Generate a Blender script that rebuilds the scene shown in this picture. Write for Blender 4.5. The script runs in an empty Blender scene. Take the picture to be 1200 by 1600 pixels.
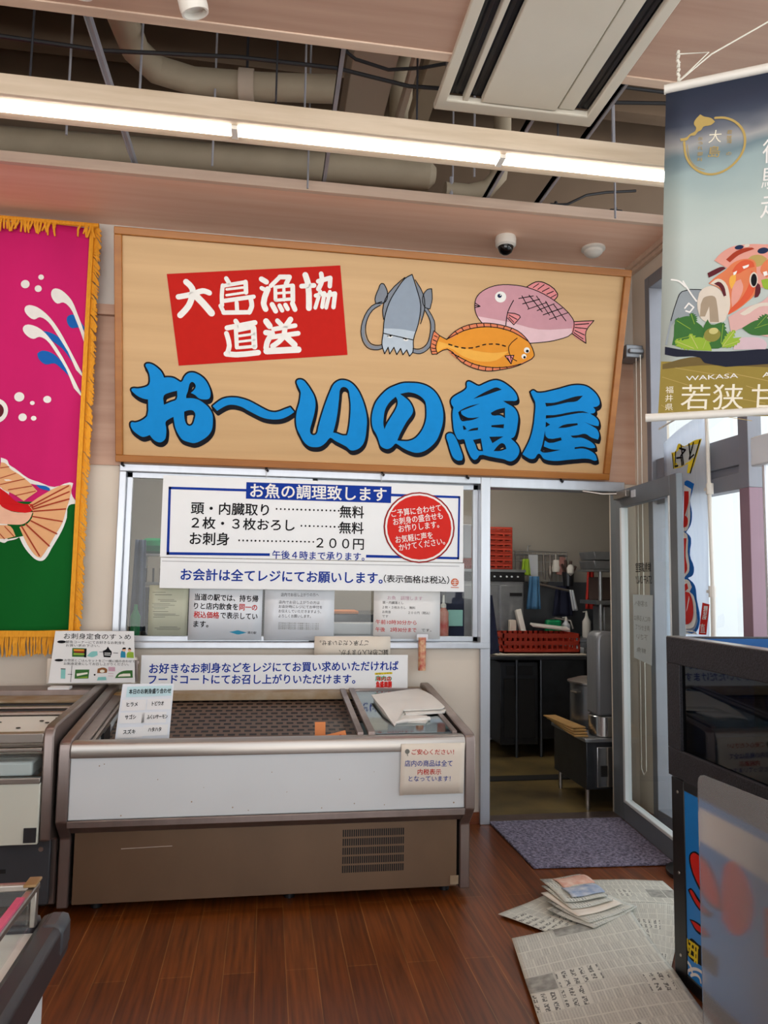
import bpy, math, random
from mathutils import Vector, Matrix
from mathutils.geometry import tessellate_polygon
random.seed(7)
sc = bpy.context.scene
COL = sc.collection
R = math.radians

# ------------------------------------------------------------------ camera, sky, exposure
cam_d = bpy.data.cameras.new('camera')
cam_d.sensor_fit = 'VERTICAL'; cam_d.sensor_height = 24.0; cam_d.lens = 1153.6 / 1600 * 24.0
cam_d.clip_start = 0.05
cam = bpy.data.objects.new('camera', cam_d); COL.objects.link(cam)
yaw, pitch, roll = R(8.934), R(5.204), R(-0.871)
cam.matrix_world = (Matrix.Translation((0, 0, 1.5)) @ Matrix.Rotation(-yaw, 4, 'Z') @ Matrix.Rotation(R(90) + pitch, 4, 'X') @ Matrix.Rotation(-roll, 4, 'Z'))
sc.camera = cam
w = bpy.data.worlds.new('overcast_sky_boosted_below'); sc.world = w; w.use_nodes = True
wn = w.node_tree.nodes; wl = w.node_tree.links
bg = wn['Background']; bg.inputs[1].default_value = 1.0
tc = wn.new('ShaderNodeTexCoord'); sx = wn.new('ShaderNodeSeparateXYZ'); rp = wn.new('ShaderNodeValToRGB')
wl.new(tc.outputs['Generated'], sx.inputs[0]); wl.new(sx.outputs['Z'], rp.inputs[0]); wl.new(rp.outputs[0], bg.inputs[0])
rp.color_ramp.elements[0].color = (1.85, 1.84, 1.8, 1); rp.color_ramp.elements[0].position = .0  # below the horizon: added glow, brighter than the sky, to uplight the ceiling
rp.color_ramp.elements[1].color = (1.05, 1.12, 1.2, 1); rp.color_ramp.elements[1].position = .08
SKY = 1.35
bg.inputs[1].default_value = SKY
sc.view_settings.view_transform = 'Standard'; sc.view_settings.look = 'None'
sc.view_settings.exposure = 0.76; sc.view_settings.gamma = 1.0; sc.view_settings.use_curve_mapping = False
TUBE = 12.0          # shop light tubes
KITCHEN = 26.0      # watts of the kitchen lamp
try:
    sc.cycles.max_bounces = 10; sc.cycles.transparent_max_bounces = 16; sc.cycles.caustics_reflective = False; sc.cycles.caustics_refractive = False
    sc.cycles.sample_clamp_indirect = 6.0
except Exception: pass

# ------------------------------------------------------------------ materials
def lin(h):
    h = h.lstrip('#'); o = []
    for i in (0, 2, 4):
        c = int(h[i:i+2], 16) / 255
        o.append(c / 12.92 if c <= .04045 else ((c + .055) / 1.055) ** 2.4)
    return tuple(o) + (1,)
def newmat(name):
    m = bpy.data.materials.new(name); m.use_nodes = True
    return m, m.node_tree.nodes, m.node_tree.links, m.node_tree.nodes['Principled BSDF']
def M(name, hx, rough=.5, metal=0, var=.08, scale=6, stretch=(1, 1, 1), bump=0, spec=.5, hx2=None, detail=4):
    m, n, l, b = newmat(name)
    tc = n.new('ShaderNodeTexCoord'); mp = n.new('ShaderNodeMapping'); no = n.new('ShaderNodeTexNoise'); cr = n.new('ShaderNodeValToRGB')
    l.new(tc.outputs['Object'], mp.inputs[0]); l.new(mp.outputs[0], no.inputs[0]); l.new(no.outputs[0], cr.inputs[0]); l.new(cr.outputs[0], b.inputs['Base Color'])
    mp.inputs['Scale'].default_value = stretch; no.inputs['Scale'].default_value = scale; no.inputs['Detail'].default_value = detail
    c = lin(hx); c2 = lin(hx2) if hx2 else tuple(min(1, x * (1 + var)) for x in c[:3]) + (1,)
    c1 = c if hx2 else tuple(x * (1 - var) for x in c[:3]) + (1,)
    cr.color_ramp.elements[0].color = c1; cr.color_ramp.elements[0].position = .3
    cr.color_ramp.elements[1].color = c2; cr.color_ramp.elements[1].position = .7
    b.inputs['Roughness'].default_value = rough; b.inputs['Metallic'].default_value = metal; b.inputs['Specular IOR Level'].default_value = spec
    if bump:
        bp = n.new('ShaderNodeBump'); bp.inputs['Strength'].default_value = bump; bp.inputs['Distance'].default_value = .01
        l.new(no.outputs[0], bp.inputs['Height']); l.new(bp.outputs[0], b.inputs['Normal'])
    return m
def wood(name, a, b_, rough=.45, scale=3.0, stretch=(.5, 6, 14), dist=1.5):
    m = M(name, a, rough, hx2=b_, scale=scale, stretch=stretch, detail=8)
    return m
def glow(name, hx, s):
    m, n, l, b = newmat(name); b.inputs['Base Color'].default_value = lin(hx); b.inputs['Emission Color'].default_value = lin(hx); b.inputs['Emission Strength'].default_value = s
    no = n.new('ShaderNodeTexNoise'); no.inputs['Scale'].default_value = 2
    return m
def pane(name, hx, refl=.12, rough=.02, tint='#ffffff'):
    m = bpy.data.materials.new(name); m.use_nodes = True; n = m.node_tree.nodes; l = m.node_tree.links; n.clear()
    o = n.new('ShaderNodeOutputMaterial'); t = n.new('ShaderNodeBsdfTransparent'); g = n.new('ShaderNodeBsdfGlossy'); mx = n.new('ShaderNodeMixShader'); fr = n.new('ShaderNodeLayerWeight'); mr = n.new('ShaderNodeMapRange')
    t.inputs[0].default_value = lin(hx); g.inputs[0].default_value = lin(tint); g.inputs['Roughness'].default_value = rough
    fr.inputs[0].default_value = .25; l.new(fr.outputs['Facing'], mr.inputs[0]); mr.inputs[3].default_value = refl * .5; mr.inputs[4].default_value = min(.9, refl * 3)
    l.new(mr.outputs[0], mx.inputs[0]); l.new(t.outputs[0], mx.inputs[1]); l.new(g.outputs[0], mx.inputs[2]); l.new(mx.outputs[0], o.inputs[0])
    return m
INKS = dict(blue='#0f86cf', black='#12131c', red='#bb1b12', white='#e8e6e2', ink='#0e0d11', blue2='#0c3392', redd='#8e1f1f', red2='#cf2a22', grey='#8d8d90', grey3='#77776f',
  squidd='#7e848e', squidm='#8d99a8', squidl='#b3bfcb', breamu='#c4909a', breaml='#dcb9bf', fin='#d9888a', navy='#1d2a4a', salmon='#d97e58', orange='#dd9030', orangel='#e6a94a',
  brick='#c8603c', teal='#2f86a6', teal2='#86c2bd', pinkt='#c9a0b0', yellow='#e0c72e', green2='#3aa27a', leafd='#3b6b35', leafl='#8fae3a', skin='#e0b090', brown='#8a5a34', paper='#e6e2d2',
  blue3='#1660b0', maroon='#5a2028', finr='#e0a878', redf='#c8171c', belly='#e9b79c', redk='#a03a24', bfog='#b9c4be', pinkf='#d99a8c', bone='#d5cabc', gold='#93803c', goldd='#6d5c34', gold2='#b39a5c',
  coralf='#d67a52', coral2='#d2593a', greyf='#a2917c', rosef='#d3a9a4', rosel='#cdb4bb', glass='#8f979c', olive='#8a8540', olivel='#c4bd7a', ink2='#1d2030', cream='#e9e2cf')
PIG = {k: M('print_' + k, v, .6, var=.03, scale=20, spec=.12) for k, v in INKS.items()}

MT = dict(
 plaster=M('cream_painted_wall', '#d6cabb', .8, var=.03, scale=2.5, bump=.05),
 plaster_w=M('white_painted_wall', '#cfcac3', .8, var=.03, scale=2.5, bump=.05),
 wallwood=wood('pink_tan_wall_wood', '#b38d78', '#c4a08a', .55, 2.0, (.6, 8, 9)),
 ceilwood=wood('ceiling_wood_panel', '#b38f7c', '#c29f8b', .5, 2.0, (.5, 9, 3)), soffwood_lit=wood('soffit_panel_lightened', '#e8b99d', '#f0c8b0', .5, 2.0, (.5, 9, 3)),  # soffit: same panel wood, colour lifted to make up for missing light
 edgewood=wood('pale_edge_wood', '#c9ac98', '#d8bda8', .55, 3.0, (.5, 9, 9)),
 beamwood=wood('pale_pine_beam', '#c9b59c', '#dac8b2', .55, 3.5, (.7, 8, 8)),
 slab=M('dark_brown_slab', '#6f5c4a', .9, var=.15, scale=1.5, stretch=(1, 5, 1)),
 duct=M('beige_duct_wrap', '#a3957f', .7, var=.08, scale=4, bump=.2),
 ductlight=M('tan_duct_board', '#b9a896', .7, var=.05, scale=3),
 darkmetal=M('dark_steel', '#45454b', .5, .6, var=.1), channel=M('grey_steel_channel', '#9a989e', .5, 0, var=.08),
 cable=M('black_cable', '#17161a', .6, var=.1),
 white=M('white_plastic', '#e2ded6', .45, var=.02), acwhite=M('ivory_plastic', '#d6cebf', .45, var=.02), black=M('black_plastic', '#101014', .4, var=.15), acdark=M('dark_vent', '#14161f', .4, var=.2, scale=20),
 lens=M('black_dome', '#0b0b0e', .08, var=.1), 
 alu=M('silver_aluminium', '#c3c7ce', .35, .55, var=.04, scale=20, stretch=(1, 1, .1)), alud=M('grey_aluminium', '#83868b', .4, .5, var=.05, scale=20, stretch=(1, 1, .1)), doorgrey=M('grey_door_rail', '#6f757b', .42, .35, var=.06), pinkmull=M('mauve_reveal', '#8a6f7c', .5, .2, var=.05),
 steel=M('brushed_steel', '#a79f97', .3, .85, var=.08, scale=30, stretch=(.05, 1, 1)), steelb=M('brown_tinted_steel', '#8c7e78', .36, .8, var=.1, scale=18, stretch=(1, 1, .15)), kitsteel=M('kitchen_steel', '#9a9da0', .35, .8, var=.1, scale=12), kitdark=M('dark_kitchen_steel', '#44464a', .35, .75, var=.15, scale=8),
 bronze=M('bronze_kick_panel', '#715a45', .4, .35, var=.12, scale=3, stretch=(1, 1, .6)), enamel=M('white_enamel', '#d4d8d9', .28, var=.03, scale=2), cream=M('cream_enamel', '#cfd0c2', .35, var=.03, scale=2),
 dark=M('dark_void', '#0d0b0b', .7, var=.2), char=M('charcoal_panel', '#3a3c40', .4, var=.08), rubber=M('black_bumper', '#2c282b', .42, var=.12, scale=10),
 signwood=wood('sign_pale_wood', '#bd9766', '#caa372', .5, 1.6, (.35, 5, 9)), signframe=wood('sign_brown_frame', '#96591c', '#a86a28', .45, 3, (.5, 5, 5)),
 board=M('white_sign_board', '#e4e5e6', .35, var=.015), paper=M('white_paper', '#e2e1e0', .7, var=.02), paperg=M('greenish_paper', '#b6b8a4', .6, var=.03), paperc=M('cream_paper', '#ded3c4', .7, var=.03), lam=M('laminated_sheet', '#d8dce2', .3, var=.02), paleblue=M('pale_blue_paper', '#bcd9de', .5, var=.03),
 pink=M('magenta_cloth', '#c8226a', .75, var=.08, scale=3, stretch=(1, 1, .4), spec=.1), green=M('green_cloth', '#0a5a20', .75, var=.08, scale=3, stretch=(1, 1, .4), spec=.1), fringe=M('gold_fringe', '#d98c12', .8, hx2='#eba424', scale=30, stretch=(6, 6, 1)),
 navycloth=M('navy_cloth', '#1c2038', .85, var=.2, bump=.3), bluecloth=M('blue_cloth', '#4d7fa8', .85, var=.12, bump=.3), redcloth=M('red_net', '#c22a20', .7, var=.15), glove=M('lime_rubber', '#a6c83c', .5, var=.08),
 crate=M('red_crate', '#ab3119', .5, var=.08), orange=M('orange_card', '#e2894a', .6, var=.06),
 card=M('cardboard', '#b08a52', .8, var=.12, scale=8), gplastic=M('green_plastic', '#14945c', .4, var=.05), pot=M('stock_pot', '#8b8d90', .28, .9, var=.08), 
 kfloor=M('worn_kitchen_floor', '#3d3220', .45, hx2='#7a683e', scale=2.6, bump=.1), kwall=M('kitchen_wall', '#9d978d', .75, var=.05, scale=1.2), ground=M('pale_pavement', '#d8d8d4', .85, var=.05),
 mull=M('grey_window_frame', '#83848c', .5, .3, var=.05), granite=None, sea=M('blue_sticker', '#0f7fd2', .4, var=.02), water=M('dark_tank_lining', '#0e2a38', .5, var=.2), tankblue=M('blue_tank_lining', '#155a9c', .5, var=.08),
 banner=None, mat_=None, newsp=None, bag=M('white_folded_bag', '#d8d4cd', .45, var=.04, scale=8, bump=.15), wire=M('steel_wire', '#b9b9bb', .35, .8, var=.05), cord=M('white_cord', '#e0ddd2', .6, var=.03),
 rustbrown=M('rust_stained_steel', '#8a6a3c', .6, .3, hx2='#a89a86', scale=7), baseb=wood('brown_baseboard', '#6a3216', '#7d4220', .4),
 pinkstrip=M('pink_price_rail', '#c4456c', .35, hx2='#d86a86', scale=5, stretch=(1, 3, 1)), whitebin=M('white_cabinet_lining', '#dfe2dc', .4, var=.03), nob=None)
MT['glass'] = pane('clear_glass', '#fafdfc', .06)
MT['glassdoor'] = pane('door_glass', '#f0f5f3', .07)
MT['glassdark'] = pane('tank_glass', '#4a6672', .045, .03)
MT['glasscase'] = pane('case_cover_glass', '#b4c6c6', .35, .06, '#dfe8ea')
MT['tube'] = glow('lamp_tube', '#fff6ea', TUBE)
MT['klamp'] = glow('kitchen_tube', '#fff8ee', 14.0)

def brickmat(name, sw, c1, c2, mort, bw, rh, ms, rough, off=.5, noise=True, bump=0, rot=False, metal=0):
    m, n, l, b = newmat(name)
    tc = n.new('ShaderNodeTexCoord'); mp = n.new('ShaderNodeMapping'); br = n.new('ShaderNodeTexBrick')
    l.new(tc.outputs[sw], mp.inputs[0]); l.new(mp.outputs[0], br.inputs[0])
    if rot: mp.inputs['Rotation'].default_value = (0, 0, R(90))
    br.inputs['Color1'].default_value = lin(c1); br.inputs['Color2'].default_value = lin(c2); br.inputs['Mortar'].default_value = lin(mort)
    br.inputs['Scale'].default_value = 1; br.inputs['Brick Width'].default_value = bw; br.inputs['Row Height'].default_value = rh; br.inputs['Mortar Size'].default_value = ms; br.offset = off
    br.inputs['Mortar Smooth'].default_value = .1
    last = br.outputs[0]
    if noise:
        no = n.new('ShaderNodeTexNoise'); m2 = n.new('ShaderNodeMapping'); l.new(tc.outputs[sw], m2.inputs[0]); m2.inputs['Scale'].default_value = (40, 1.6, 1); l.new(m2.outputs[0], no.inputs[0]); no.inputs['Scale'].default_value = 1.6; no.inputs['Detail'].default_value = 8
        mr = n.new('ShaderNodeMapRange'); l.new(no.outputs[0], mr.inputs[0]); mr.inputs[1].default_value = .3; mr.inputs[2].default_value = .7; mr.inputs[3].default_value = .55; mr.inputs[4].default_value = 1.45
        mx = n.new('ShaderNodeMix'); mx.data_type = 'RGBA'; mx.blend_type = 'MULTIPLY'; mx.inputs[0].default_value = 1
        l.new(last, mx.inputs[6]); l.new(mr.outputs[0], mx.inputs[7]); last = mx.outputs[2]
    l.new(last, b.inputs['Base Color']); b.inputs['Roughness'].default_value = rough; b.inputs['Metallic'].default_value = metal
    if bump:
        bp = n.new('ShaderNodeBump'); bp.inputs['Strength'].default_value = bump; bp.inputs['Distance'].default_value = .003; bp.invert = True
        l.new(br.outputs['Fac'], bp.inputs['Height']); l.new(bp.outputs[0], b.inputs['Normal'])
    return m
MT['floor'] = brickmat('brown_plank_floor', 'Object', '#5f2d0c', '#713a14', '#8a5a2e', 1.5, .118, .0016, .34, .37, True, .15, True)
MT['grille'] = brickmat('slotted_brown_grille', 'UV', '#0b0807', '#120c0a', '#604c3f', .055, .042, .010, .5, .5, False, .3)
def speckle(name, a, b_, scale, rough, bump=.5):
    m, n, l, b = newmat(name)
    tc = n.new('ShaderNodeTexCoord'); no = n.new('ShaderNodeTexNoise'); cr = n.new('ShaderNodeValToRGB'); vo = n.new('ShaderNodeTexVoronoi')
    l.new(tc.outputs['Object'], no.inputs[0]); no.inputs['Scale'].default_value = scale; no.inputs['Detail'].default_value = 3; no.inputs['Roughness'].default_value = .8
    cr.color_ramp.elements[0].color = lin(a); cr.color_ramp.elements[0].position = .38; cr.color_ramp.elements[1].color = lin(b_); cr.color_ramp.elements[1].position = .62
    l.new(no.outputs[0], cr.inputs[0]); l.new(cr.outputs[0], b.inputs['Base Color']); b.inputs['Roughness'].default_value = rough
    l.new(tc.outputs['Object'], vo.inputs[0]); vo.inputs['Scale'].default_value = scale
    bp = n.new('ShaderNodeBump'); bp.inputs['Strength'].default_value = bump; bp.inputs['Distance'].default_value = .008; l.new(vo.outputs[0], bp.inputs['Height']); l.new(bp.outputs[0], b.inputs['Normal'])
    return m
MT['mat_'] = speckle('purple_grey_loop_mat', '#4a4658', '#928ca2', 55, .95, .9)
MT['granite'] = speckle('black_speckled_rim', '#0c0c10', '#2b2a31', 160, .6, .15)
def newsprint():
    m, n, l, b = newmat('newsprint')
    uv = n.new('ShaderNodeUVMap'); uv.uv_map = 'uv'
    def mth(op, a, b2=None):
        x = n.new('ShaderNodeMath'); x.operation = op
        for i, v in enumerate((a, b2)):
            if v is None: continue
            if isinstance(v, (int, float)): x.inputs[i].default_value = v
            else: l.new(v, x.inputs[i])
        return x.outputs[0]
    def brick(wd, ht, ms, off, fq):
        br = n.new('ShaderNodeTexBrick'); l.new(uv.outputs[0], br.inputs[0])
        br.inputs['Color1'].default_value = (0, 0, 0, 1); br.inputs['Color2'].default_value = (1, 1, 1, 1); br.inputs['Mortar'].default_value = (.5, .5, .5, 1); br.inputs['Scale'].default_value = 1
        br.inputs['Brick Width'].default_value = wd; br.inputs['Row Height'].default_value = ht; br.inputs['Mortar Size'].default_value = ms; br.offset = off; br.offset_frequency = fq; br.squash = .6; br.squash_frequency = 3
        sc_ = n.new('ShaderNodeSeparateColor'); l.new(br.outputs['Color'], sc_.inputs[0]); return sc_.outputs[0], br.outputs['Fac']
    def noise(s_, st=(1, 1, 1)):
        mp = n.new('ShaderNodeMapping'); l.new(uv.outputs[0], mp.inputs[0]); mp.inputs['Scale'].default_value = st
        no = n.new('ShaderNodeTexNoise'); no.inputs['Scale'].default_value = s_; no.inputs['Detail'].default_value = 3; l.new(mp.outputs[0], no.inputs[0]); return no.outputs[0]
    sp = n.new('ShaderNodeSeparateXYZ'); l.new(uv.outputs[0], sp.inputs[0]); U, V = sp.outputs[0], sp.outputs[1]
    v1, f1 = brick(.17, .105, .004, .37, 2)
    v2, f2 = brick(.052, .0525, .0035, .0, 2)
    col = mth('ADD', mth('MULTIPLY', mth('LESS_THAN', mth('FRACT', mth('MULTIPLY', U, 95)), .6), .6), .4)
    text = mth('MULTIPLY', mth('MULTIPLY', col, mth('SUBTRACT', 1.0, f2)), mth('ADD', mth('MULTIPLY', noise(130), .5), mth('MULTIPLY', v2, .16)))
    text = mth('MULTIPLY', text, .80)
    pic = mth('MULTIPLY', mth('GREATER_THAN', v1, .88), mth('ADD', mth('MULTIPLY', noise(26), .9), .10))
    hc = mth('MULTIPLY', mth('LESS_THAN', mth('FRACT', mth('MULTIPLY', U, 30)), .5), mth('LESS_THAN', mth('FRACT', mth('MULTIPLY', V, 19)), .8))
    head = mth('MULTIPLY', mth('MULTIPLY', mth('LESS_THAN', v1, .12), hc), mth('MULTIPLY', mth('GREATER_THAN', noise(120), .48), .8))
    body = mth('MULTIPLY', text, mth('MULTIPLY', mth('GREATER_THAN', v1, .12), mth('LESS_THAN', v1, .88)))
    rule = mth('MULTIPLY', f1, .16)
    amt = mth('MAXIMUM', mth('MAXIMUM', body, pic), mth('MAXIMUM', head, rule))
    mx = n.new('ShaderNodeMix'); mx.data_type = 'RGBA'; l.new(amt, mx.inputs[0]); mx.inputs[6].default_value = lin('#cfcec2'); mx.inputs[7].default_value = lin('#2f2f33')
    l.new(mx.outputs[2], b.inputs['Base Color']); b.inputs['Roughness'].default_value = .8
    return m
MT['newsp'] = newsprint()
def bannermat():
    m, n, l, b = newmat('printed_banner_sky')
    uv = n.new('ShaderNodeUVMap'); uv.uv_map = 'uv'; sp = n.new('ShaderNodeSeparateXYZ'); l.new(uv.outputs[0], sp.inputs[0])
    no = n.new('ShaderNodeTexNoise'); mp = n.new('ShaderNodeMapping'); l.new(uv.outputs[0], mp.inputs[0]); mp.inputs['Scale'].default_value = (2, 7, 1); l.new(mp.outputs[0], no.inputs[0]); no.inputs['Scale'].default_value = 1.2; no.inputs['Detail'].default_value = 2
    a = n.new('ShaderNodeMath'); a.operation = 'MULTIPLY_ADD'; l.new(no.outputs[0], a.inputs[0]); a.inputs[1].default_value = .12; l.new(sp.outputs[1], a.inputs[2])
    cr = n.new('ShaderNodeValToRGB'); l.new(a.outputs[0], cr.inputs[0]); e = cr.color_ramp.elements
    e[0].position = .0; e[0].color = lin('#a8b2ad'); e[1].position = 1.0; e[1].color = lin('#2a3246')
    for p, c in ((.60, '#b4bfba'), (.70, '#a7b6b2'), (.80, '#8ea2a4'), (.85, '#647a82'), (.885, '#9a9a9a'), (.92, '#5a5f6b'), (.95, '#333c4f')):
        x = e.new(p); x.color = lin(c)
    l.new(cr.outputs[0], b.inputs['Base Color']); b.inputs['Roughness'].default_value = .5
    return m
MT['banner'] = bannermat()
def acrylic():
    m, n, l, b = newmat('frosted_acrylic')
    b.inputs['Base Color'].default_value = (.93, .95, .96, 1); b.inputs['Transmission Weight'].default_value = .80; b.inputs['Roughness'].default_value = .22; b.inputs['IOR'].default_value = 1.12
    no = n.new('ShaderNodeTexNoise'); no.inputs['Scale'].default_value = 300; bp = n.new('ShaderNodeBump'); bp.inputs['Strength'].default_value = .05; l.new(no.outputs[0], bp.inputs['Height']); l.new(bp.outputs[0], b.inputs['Normal'])
    return m
MT['acrylic'] = acrylic()
def sheer():
    m = bpy.data.materials.new('sheer_banner_cloth'); m.use_nodes = True; n = m.node_tree.nodes; l = m.node_tree.links; n.clear()
    o = n.new('ShaderNodeOutputMaterial'); d = n.new('ShaderNodeBsdfDiffuse'); t = n.new('ShaderNodeBsdfTranslucent'); mx = n.new('ShaderNodeMixShader'); no = n.new('ShaderNodeTexNoise'); cr = n.new('ShaderNodeValToRGB')
    no.inputs['Scale'].default_value = 12; l.new(no.outputs[0], cr.inputs[0]); cr.color_ramp.elements[0].color = lin('#dfe6f0'); cr.color_ramp.elements[1].color = lin('#eef2f8')
    l.new(cr.outputs[0], d.inputs[0]); l.new(cr.outputs[0], t.inputs[0]); mx.inputs[0].default_value = .6; l.new(d.outputs[0], mx.inputs[1]); l.new(t.outputs[0], mx.inputs[2]); l.new(mx.outputs[0], o.inputs[0]); return m
MT['nob'] = sheer()

# ------------------------------------------------------------------ mesh building
class MB:
    def __init__(s): s.v = []; s.f = []; s.m = []; s.uv = None; s.fm = {}
    def face(s, idx, m=0): s.f.append(tuple(idx)); s.m.append(m)
    def poly(s, pts, m=0):
        k = len(s.v); s.v += [tuple(p) for p in pts]; s.face(range(k, k + len(pts)), m); return s
    def hexa(s, p, m=0):
        k = len(s.v); s.v += [tuple(q) for q in p]
        for f in ((0, 3, 2, 1), (4, 5, 6, 7), (0, 1, 5, 4), (1, 2, 6, 5), (2, 3, 7, 6), (3, 0, 4, 7)): s.face([k + i for i in f], m)
        return s
    def box(s, x0, x1, y0, y1, z0, z1, m=0):
        return s.hexa([(x0, y0, z0), (x1, y0, z0), (x1, y1, z0), (x0, y1, z0), (x0, y0, z1), (x1, y0, z1), (x1, y1, z1), (x0, y1, z1)], m)
    def obox(s, c, size, rot=(0, 0, 0), m=0):
        e = Matrix.Rotation(rot[2], 3, 'Z') @ Matrix.Rotation(rot[1], 3, 'Y') @ Matrix.Rotation(rot[0], 3, 'X'); c = Vector(c); a, b, d = [q / 2 for q in size]
        return s.hexa([c + e @ Vector(q) for q in ((-a, -b, -d), (a, -b, -d), (a, b, -d), (-a, b, -d), (-a, -b, d), (a, -b, d), (a, b, d), (-a, b, d))], m)
    def prism(s, pts, ax, lo, hi, m=0):
        k = len(s.v); n = len(pts)
        def P(p, t): return {'x': (t, p[0], p[1]), 'y': (p[0], t, p[1]), 'z': (p[0], p[1], t)}[ax]
        s.v += [P(p, lo) for p in pts] + [P(p, hi) for p in pts]
        s.face([k + i for i in range(n)][::-1], m); s.face([k + n + i for i in range(n)], m)
        for i in range(n): j = (i + 1) % n; s.face((k + i, k + j, k + n + j, k + n + i), m)
        return s
    def tube(s, path, r, seg=8, m=0, cap=True):
        path = [Vector(p) for p in path]; k0 = len(s.v); rr = r if isinstance(r, (list, tuple)) else [r] * len(path); up = None
        for i, p in enumerate(path):
            d = (path[min(i + 1, len(path) - 1)] - path[max(i - 1, 0)]).normalized()
            if up is None: up = Vector((0, 0, 1)) if abs(d.z) < .9 else Vector((1, 0, 0))
            a = d.cross(up).normalized(); up = a.cross(d).normalized()
            for j in range(seg):
                t = 2 * math.pi * j / seg; s.v.append(tuple(p + (a * math.cos(t) + up * math.sin(t)) * rr[i]))
        for i in range(len(path) - 1):
            for j in range(seg):
                q = k0 + i * seg; s.face((q + j, q + (j + 1) % seg, q + seg + (j + 1) % seg, q + seg + j), m)
        if cap:
            s.face([k0 + j for j in range(seg)][::-1], m); q = k0 + (len(path) - 1) * seg; s.face([q + j for j in range(seg)], m)
        return s
    def lathe(s, prof, c, seg=24, m=0, axis=None):
        c = Vector(c); k0 = len(s.v); e = Vector((0, 0, 1)).rotation_difference(Vector(axis)).to_matrix() if axis else Matrix.Identity(3)
        for r, z in prof:
            for j in range(seg):
                t = 2 * math.pi * j / seg; s.v.append(tuple(c + e @ Vector((r * math.cos(t), r * math.sin(t), z))))
        for i in range(len(prof) - 1):
            for j in range(seg):
                q = k0 + i * seg; s.face((q + j, q + (j + 1) % seg, q + seg + (j + 1) % seg, q + seg + j), m)
        s.face([k0 + j for j in range(seg)][::-1], m); q = k0 + (len(prof) - 1) * seg; s.face([q + j for j in range(seg)], m)
        return s
    def sheet(s, fn, nu, nv, m=0, us=1, vs=1):
        k = len(s.v); s.uv = s.uv or {}
        for i in range(nu + 1):
            for j in range(nv + 1):
                s.uv[len(s.v)] = (us * i / nu, vs * j / nv); s.v.append(tuple(fn(i / nu, j / nv)))
        for i in range(nu):
            for j in range(nv):
                a = k + i * (nv + 1) + j; mm = m(i / nu, j / nv) if callable(m) else m; s.face((a, a + nv + 1, a + nv + 2, a + 1), mm)
        return s
    def build(s, name, mats, parent=None, bevel=0, solid=0, smooth=True, org=None):
        me = bpy.data.meshes.new(name); mats = mats if isinstance(mats, (list, tuple)) else [mats]
        L = Vector(parent['_base']) if parent is not None and '_base' in parent else Vector(org or (0, 0, 0))
        me.from_pydata([tuple(Vector(p) - L) for p in s.v], [], s.f)
        for x in mats: me.materials.append(MT[x] if isinstance(x, str) else x)
        for p, i in zip(me.polygons, s.m): p.material_index = i
        if s.uv:
            ul = me.uv_layers.new(name='uv')
            for lp in me.loops: ul.data[lp.index].uv = s.uv.get(lp.vertex_index, (0, 0))
        me.validate()
        import bmesh
        b = bmesh.new(); b.from_mesh(me)
        if not solid: bmesh.ops.recalc_face_normals(b, faces=b.faces[:])
        b.to_mesh(me); b.free()
        if smooth: me.shade_smooth(); me.set_sharp_from_angle(angle=R(35))
        o = bpy.data.objects.new(name, me); COL.objects.link(o); o.location = (0, 0, 0) if parent is not None else L
        if parent is not None:
            o.parent = parent
        o['_base'] = tuple(float(x) for x in L)
        if bevel:
            md = o.modifiers.new('bevel', 'BEVEL'); md.width = bevel; md.segments = 2; md.limit_method = 'ANGLE'; md.angle_limit = R(40)
        if solid:
            md = o.modifiers.new('thickness', 'SOLIDIFY'); md.thickness = solid; md.offset = 0
        return o
def thing(name, label, cat, base, group=None):
    o = bpy.data.objects.new(name, None); COL.objects.link(o); o.location = base; o['_base'] = tuple(float(x) for x in base)
    o.empty_display_size = .05
    return tag(o, label, cat, group)
def tag(o, label, cat, group=None):
    o['label'] = label; o['category'] = cat
    if group: o['group'] = group
    return o
def struct(o): o['kind'] = 'structure'; return o
def copytree(src, loc, label=None, group=None):
    r = src.copy(); COL.objects.link(r); r.location = loc
    if label: r['label'] = label
    if group: r['group'] = group
    def rec(a, b):
        for ch in a.children:
            c = ch.copy(); COL.objects.link(c); c.parent = b; rec(ch, c)
    rec(src, r); return r

# ------------------------------------------------------------------ flat printed artwork
def smooth(pts, closed=True, k=3):
    n = len(pts); P = [Vector(p) for p in pts]; out = []
    def tang(i):
        if not closed and i in (0, n - 1): return Vector((0, 0))
        a = P[i] - P[i - 1]; b = P[(i + 1) % n] - P[i]
        if a.length < 1e-6 or b.length < 1e-6: return Vector((0, 0))
        if a.normalized().dot(b.normalized()) < .35: return None
        return (a.normalized() + b.normalized()).normalized()
    T = [tang(i) for i in range(n)]
    for i in range(n if closed else n - 1):
        j = (i + 1) % n; L = (P[j] - P[i]).length; a = T[i] * L if T[i] is not None else (P[j] - P[i]); b = T[j] * L if T[j] is not None else (P[j] - P[i])
        for s in range(k):
            t = s / k; t2 = t * t; t3 = t2 * t
            out.append(P[i] * (2 * t3 - 3 * t2 + 1) + a * (t3 - 2 * t2 + t) + P[j] * (-2 * t3 + 3 * t2) + b * (t3 - t2))
    if not closed: out.append(P[-1])
    return out
_font = {}
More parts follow.
